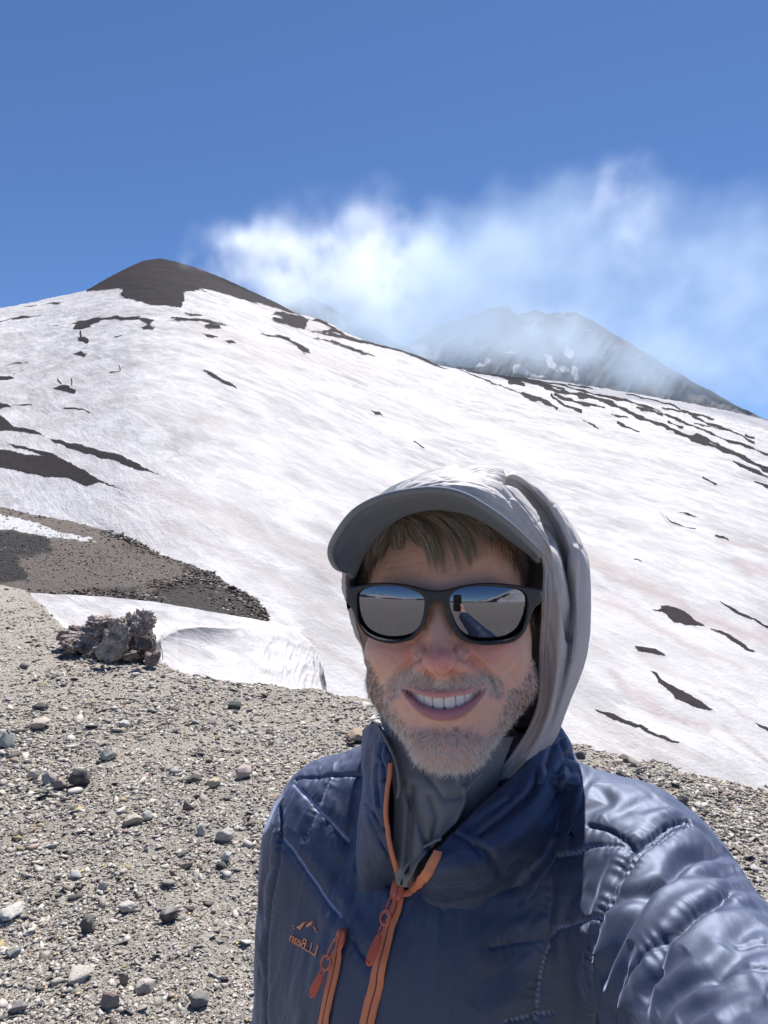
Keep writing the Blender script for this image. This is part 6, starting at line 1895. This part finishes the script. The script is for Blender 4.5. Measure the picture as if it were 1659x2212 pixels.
ROCKS = [
    ('stone', 228, 1648, 46, 30, (.46, .45, .40), 1, {}, 'pale wedge shaped stone with a dark left side, alone on the gravel'),
    ('stone', 164, 1711, 56, 42, (.045, .045, .048), 2, {'col2': (.16, .155, .15)}, 'blackish pitted stone at the right end of a row of three'),
    ('stone', 127, 1714, 34, 26, (.30, .25, .22), 3, {}, 'brown grey stone in the middle of the row of three'),
    ('stone', 101, 1708, 36, 34, (.40, .38, .35), 4, {}, 'grey stone at the left end of the row of three'),
    ('stone', 69, 1687, 26, 24, (.45, .43, .40), 5, {}, 'small pale stone just above the row of three'),
    ('stone', 374, 1679, 28, 18, (.42, .42, .39), 6, {}, 'small flat topped pale stone between two bare patches, up from the yellow chip'),
    ('stone', 416, 1697, 42, 20, (.10, .10, .095), 7, {}, 'low dark grey stone beside the yellow chip'),
    ('stone', 459, 1716, 34, 20, (.50, .43, .30), 8, {}, 'small yellow ochre stone beside a low dark one'),
    ('stone', 526, 1695, 42, 30, (.46, .38, .34), 9, {'flat': 1.2}, 'pinkish split slab lying near the jacket shoulder'),
    ('stone', 315, 1778, 38, 24, (.42, .42, .40), 10, {}, 'grey stone just above the broad cream one'),
    ('stone', 284, 1790, 52, 26, (.50, .45, .37), 11, {}, 'broad flat cream stone left of the grey one'),
    ('stone', 402, 1766, 26, 26, (.21, .18, .16), 12, {}, 'small upright brown stone'),
    ('stone', 483, 1822, 44, 32, (.50, .47, .42), 13, {}, 'large pale triangular stone nearest the jacket sleeve'),
    ('stone', 432, 1808, 24, 28, (.50, .48, .44), 14, {}, 'small pale pointed stone left of the triangular one'),
    ('stone', 16, 1996, 52, 26, (.58, .56, .52), 15, {'flat': 1.4}, 'long whitish stone cut by the left picture edge'),
    ('stone', 362, 2001, 50, 34, (.08, .078, .08), 16, {'col2': (.26, .25, .24), 'rough': .2}, 'rough dark speckled stone left of the sleeve'),
    ('stone', 185, 2020, 40, 38, (.12, .115, .11), 17, {'rough': .18}, 'dark lumpy stone with a smaller one leaning on it'),
    ('stone', 270, 1975, 42, 22, (.50, .48, .45), 18, {}, 'pale cracked stone between the two dark lumpy ones'),
    ('stone', 22, 2076, 38, 22, (.28, .30, .28), 19, {}, 'greenish grey flat stone low at the left edge'),
    ('stone', 232, 2202, 52, 42, (.27, .215, .20), 20, {}, 'reddish brown rounded stone near the bottom of the picture'),
    ('stone', 168, 2135, 58, 26, (.52, .49, .43), 21, {'flat': 1.2}, 'pale oblong stone above the reddish brown one'),
    ('stone', 312, 2146, 54, 28, (.46, .42, .38), 22, {}, 'buff slanted slab right of the oblong pale one'),
    ('stone', 265, 2134, 22, 32, (.24, .20, .19), 23, {}, 'small upright reddish stone between two pale slabs'),
    ('stone', 428, 2184, 46, 34, (.20, .195, .19), 24, {}, 'dark grey stone near the bottom beside the sleeve'),
    ('stone', 34, 2208, 46, 26, (.25, .24, .24), 25, {}, 'grey rounded stone in the bottom left corner'),
    ('stone', 506, 1525, 34, 18, (.06, .075, .068), 26, {}, 'dark greenish stone standing alone on the upper gravel'),
    ('stone', 82, 1537, 36, 20, (.07, .07, .075), 27, {}, 'dark stone on the upper gravel below the outcrop'),
    ('stone', 78, 1580, 62, 22, (.50, .42, .37), 28, {'flat': 1.3}, 'pale pinkish flat slab set in the gravel'),
    ('stone', 6, 1628, 44, 46, (.36, .38, .36), 29, {}, 'upright grey stone cut by the left edge of the picture'),
    ('stone', 267, 1573, 34, 18, (.50, .48, .46), 30, {}, 'whitish low stone on the upper gravel'),
    ('stone', 770, 1605, 58, 28, (.40, .30, .22), 31, {'flat': 1.2}, 'tan rock beside the jacket collar'),
    ('stone', 50, 1443, 24, 16, (.17, .16, .155), 32, {}, 'small dark stone left of the lava outcrop'),
    ('stone', 1478, 1748, 32, 26, (.11, .11, .11), 33, {}, 'black stone on the gravel crest above the sleeve'),
    ('stone', 1345, 1678, 26, 20, (.13, .125, .12), 34, {}, 'small black stone halfway along the crest right of the hood'),
    ('stone', 1352, 1640, 30, 15, (.16, .14, .13), 35, {}, 'dark knob on the skyline of the gravel right of the hood'),
    ('stone', 1256, 1640, 26, 18, (.10, .10, .10), 36, {}, 'small black stone tucked against the collar side of the crest'),
    ('stone', 1655, 1697, 24, 28, (.12, .13, .12), 37, {}, 'dark stone on the crest at the right picture edge'),
    ('stone', 222, 1935, 30, 20, (.40, .39, .37), 38, {}, 'mid grey stone above the pale cracked one'),
    ('stone', 163, 1908, 34, 18, (.43, .45, .45), 39, {}, 'bluish grey flat stone in the middle of the gravel'),
    ('stone', 488, 1870, 24, 26, (.55, .53, .50), 40, {}, 'small white stone beside the upper sleeve'),
]
for nm, px, py, w_, h_, colc, sd, kw, lab in ROCKS:
    o = make_rock(nm, px, py, w_ * .88, h_ * .88, colc, sd * 13 + 1, **kw)
    tag(o, lab, 'stone', G_)

# ---- lava outcrop: a craggy mass with slabs and a rounded block set in it
def world_blob(name, px, py, wpx, hpx, d, col, seed, col2=None, craggy=.5, rough=.2, cuts=8, depth=.7, res=6, parent=None, lean=0, smooth=False, freq=2.4):
    rng = np.random.default_rng(seed)
    bm_ = bmesh.new(); bmesh.ops.create_icosphere(bm_, subdivisions=res, radius=1.0)
    v = np.array([q.co[:] for q in bm_.verts]); f = np.array([[q.index for q in fc.verts] for fc in bm_.faces]); bm_.free()
    for k in range(cuts):
        n = rng.normal(size=3); n /= np.linalg.norm(n); dd__ = rng.uniform(.5, .85)
        v = v - n * np.maximum(v @ n - dd__, 0)[:, None] * .95
    nv_ = v / (np.linalg.norm(v, axis=1, keepdims=True) + 1e-9)
    r1 = np.abs(fbm(v * freq + seed, 5, seed, .62)); r2 = fbm(v * 1.3 + seed, 3, seed + 2)
    # ledges: quantised noise gives broken, stepped faces
    q = fbm(v * 3.1 + 7, 3, seed + 5); q = np.round(q * 5) / 5
    v = v + nv_ * (craggy * (r1 - .35) + rough * r2 + craggy * .38 * q)[:, None]
    ex = v.max(0) - v.min(0); v = (v - (v.max(0) + v.min(0)) / 2) / (ex / 2)
    hw_, hh_ = wpx / 2 / FPX * d, hpx / 2 / FPX * d
    v = v * [hw_, hw_ * depth, hh_]; v[:, 0] += lean * v[:, 2]
    c0 = W(px, py, d); v = v + c0
    cc = np.tile(np.array(col, float), (len(v), 1))
    if col2 is not None:
        m = smooth_step(-.15, .3, fbm((v - c0) / hw_ * 2.2 + seed, 4, seed + 9, .6))[:, None]; cc = cc * (1 - m) + np.array(col2) * m
    cc *= (1 - .45 * smooth_step(.2, .75, fbm((v - c0) / hw_ * 5 + 3, 3, seed + 11)))[:, None]
    o = mesh_np(name, v, f, outcrop_mat, parent, smooth=smooth, attrs={'tint': cc})
    return o
M = NT('lava_rock')
co = M.coords('Object'); n1 = M.noise(co, 14, 8, .75); n2 = M.noise(co, 5, 5, .6)
c1 = M.mix(M.ramp(n1, [(.32, .6), (.55, 0.0)]), M.attr('tint', 'Color'), (.045, .036, .032))
M.set(Base_Color=c1, Roughness=.95, Specular_IOR_Level=.15)
M.link(M.bump(n1, 1.0, .05), M.b.inputs['Normal'])
outcrop_mat = M.m
oc = empty('lava_outcrop', ground_hit(np.array(250.), np.array(1432.)))
tag(oc, 'jagged brown lava outcrop at the edge of the snow bank', 'rock outcrop')
R1, R2 = (.46, .375, .34), (.62, .54, .49)
world_blob('crag', 285, 1368, 110, 100, 9.2, R1, 31, R2, parent=oc, craggy=.42, depth=1.0)
world_blob('crag', 190, 1385, 130, 76, 9.6, R1, 32, R2, parent=oc, craggy=.40)
world_blob('crag', 308, 1345, 66, 64, 9.1, R2, 33, R1, parent=oc, craggy=.42, res=5)
world_blob('crag', 165, 1372, 90, 44, 9.9, R1, 34, (.20, .15, .14), parent=oc, craggy=.42, res=5)
world_blob('crag', 322, 1395, 34, 70, 8.9, (.38, .30, .26), 35, R1, parent=oc, craggy=.2, res=5)
world_blob('crag', 228, 1345, 110, 36, 9.6, R2, 36, R1, parent=oc, craggy=.45, res=5)
sl_ = world_blob('slab', 246, 1386, 64, 88, 8.6, (.46, .42, .385), 37, (.36, .32, .29), parent=oc, craggy=.20, rough=.16, cuts=14, res=5, lean=.30, depth=.6)
sl_['label'] = 'smooth grey slanting slab in the outcrop'
rb_ = world_blob('round_block', 314, 1389, 34, 30, 8.5, (.115, .11, .108), 38, None, parent=oc, craggy=.03, rough=.08, cuts=6, res=4)
rb_['label'] = 'dark rounded block wedged in the outcrop'
world_blob('crag', 290, 1412, 90, 56, 8.9, (.12, .095, .085), 44, R1, parent=oc, craggy=.35, res=5)
world_blob('crag', 225, 1412, 90, 50, 9.0, (.14, .11, .10), 45, R1, parent=oc, craggy=.35, res=5)
world_blob('crag', 330, 1424, 40, 40, 8.6, (.33, .27, .24), 39, R1, parent=oc, craggy=.25, res=5)
world_blob('crag', 160, 1398, 70, 36, 9.4, (.13, .10, .09), 40, R1, parent=oc, craggy=.4, res=5)
# loose lumps along the crest of the near gravel
k = 0
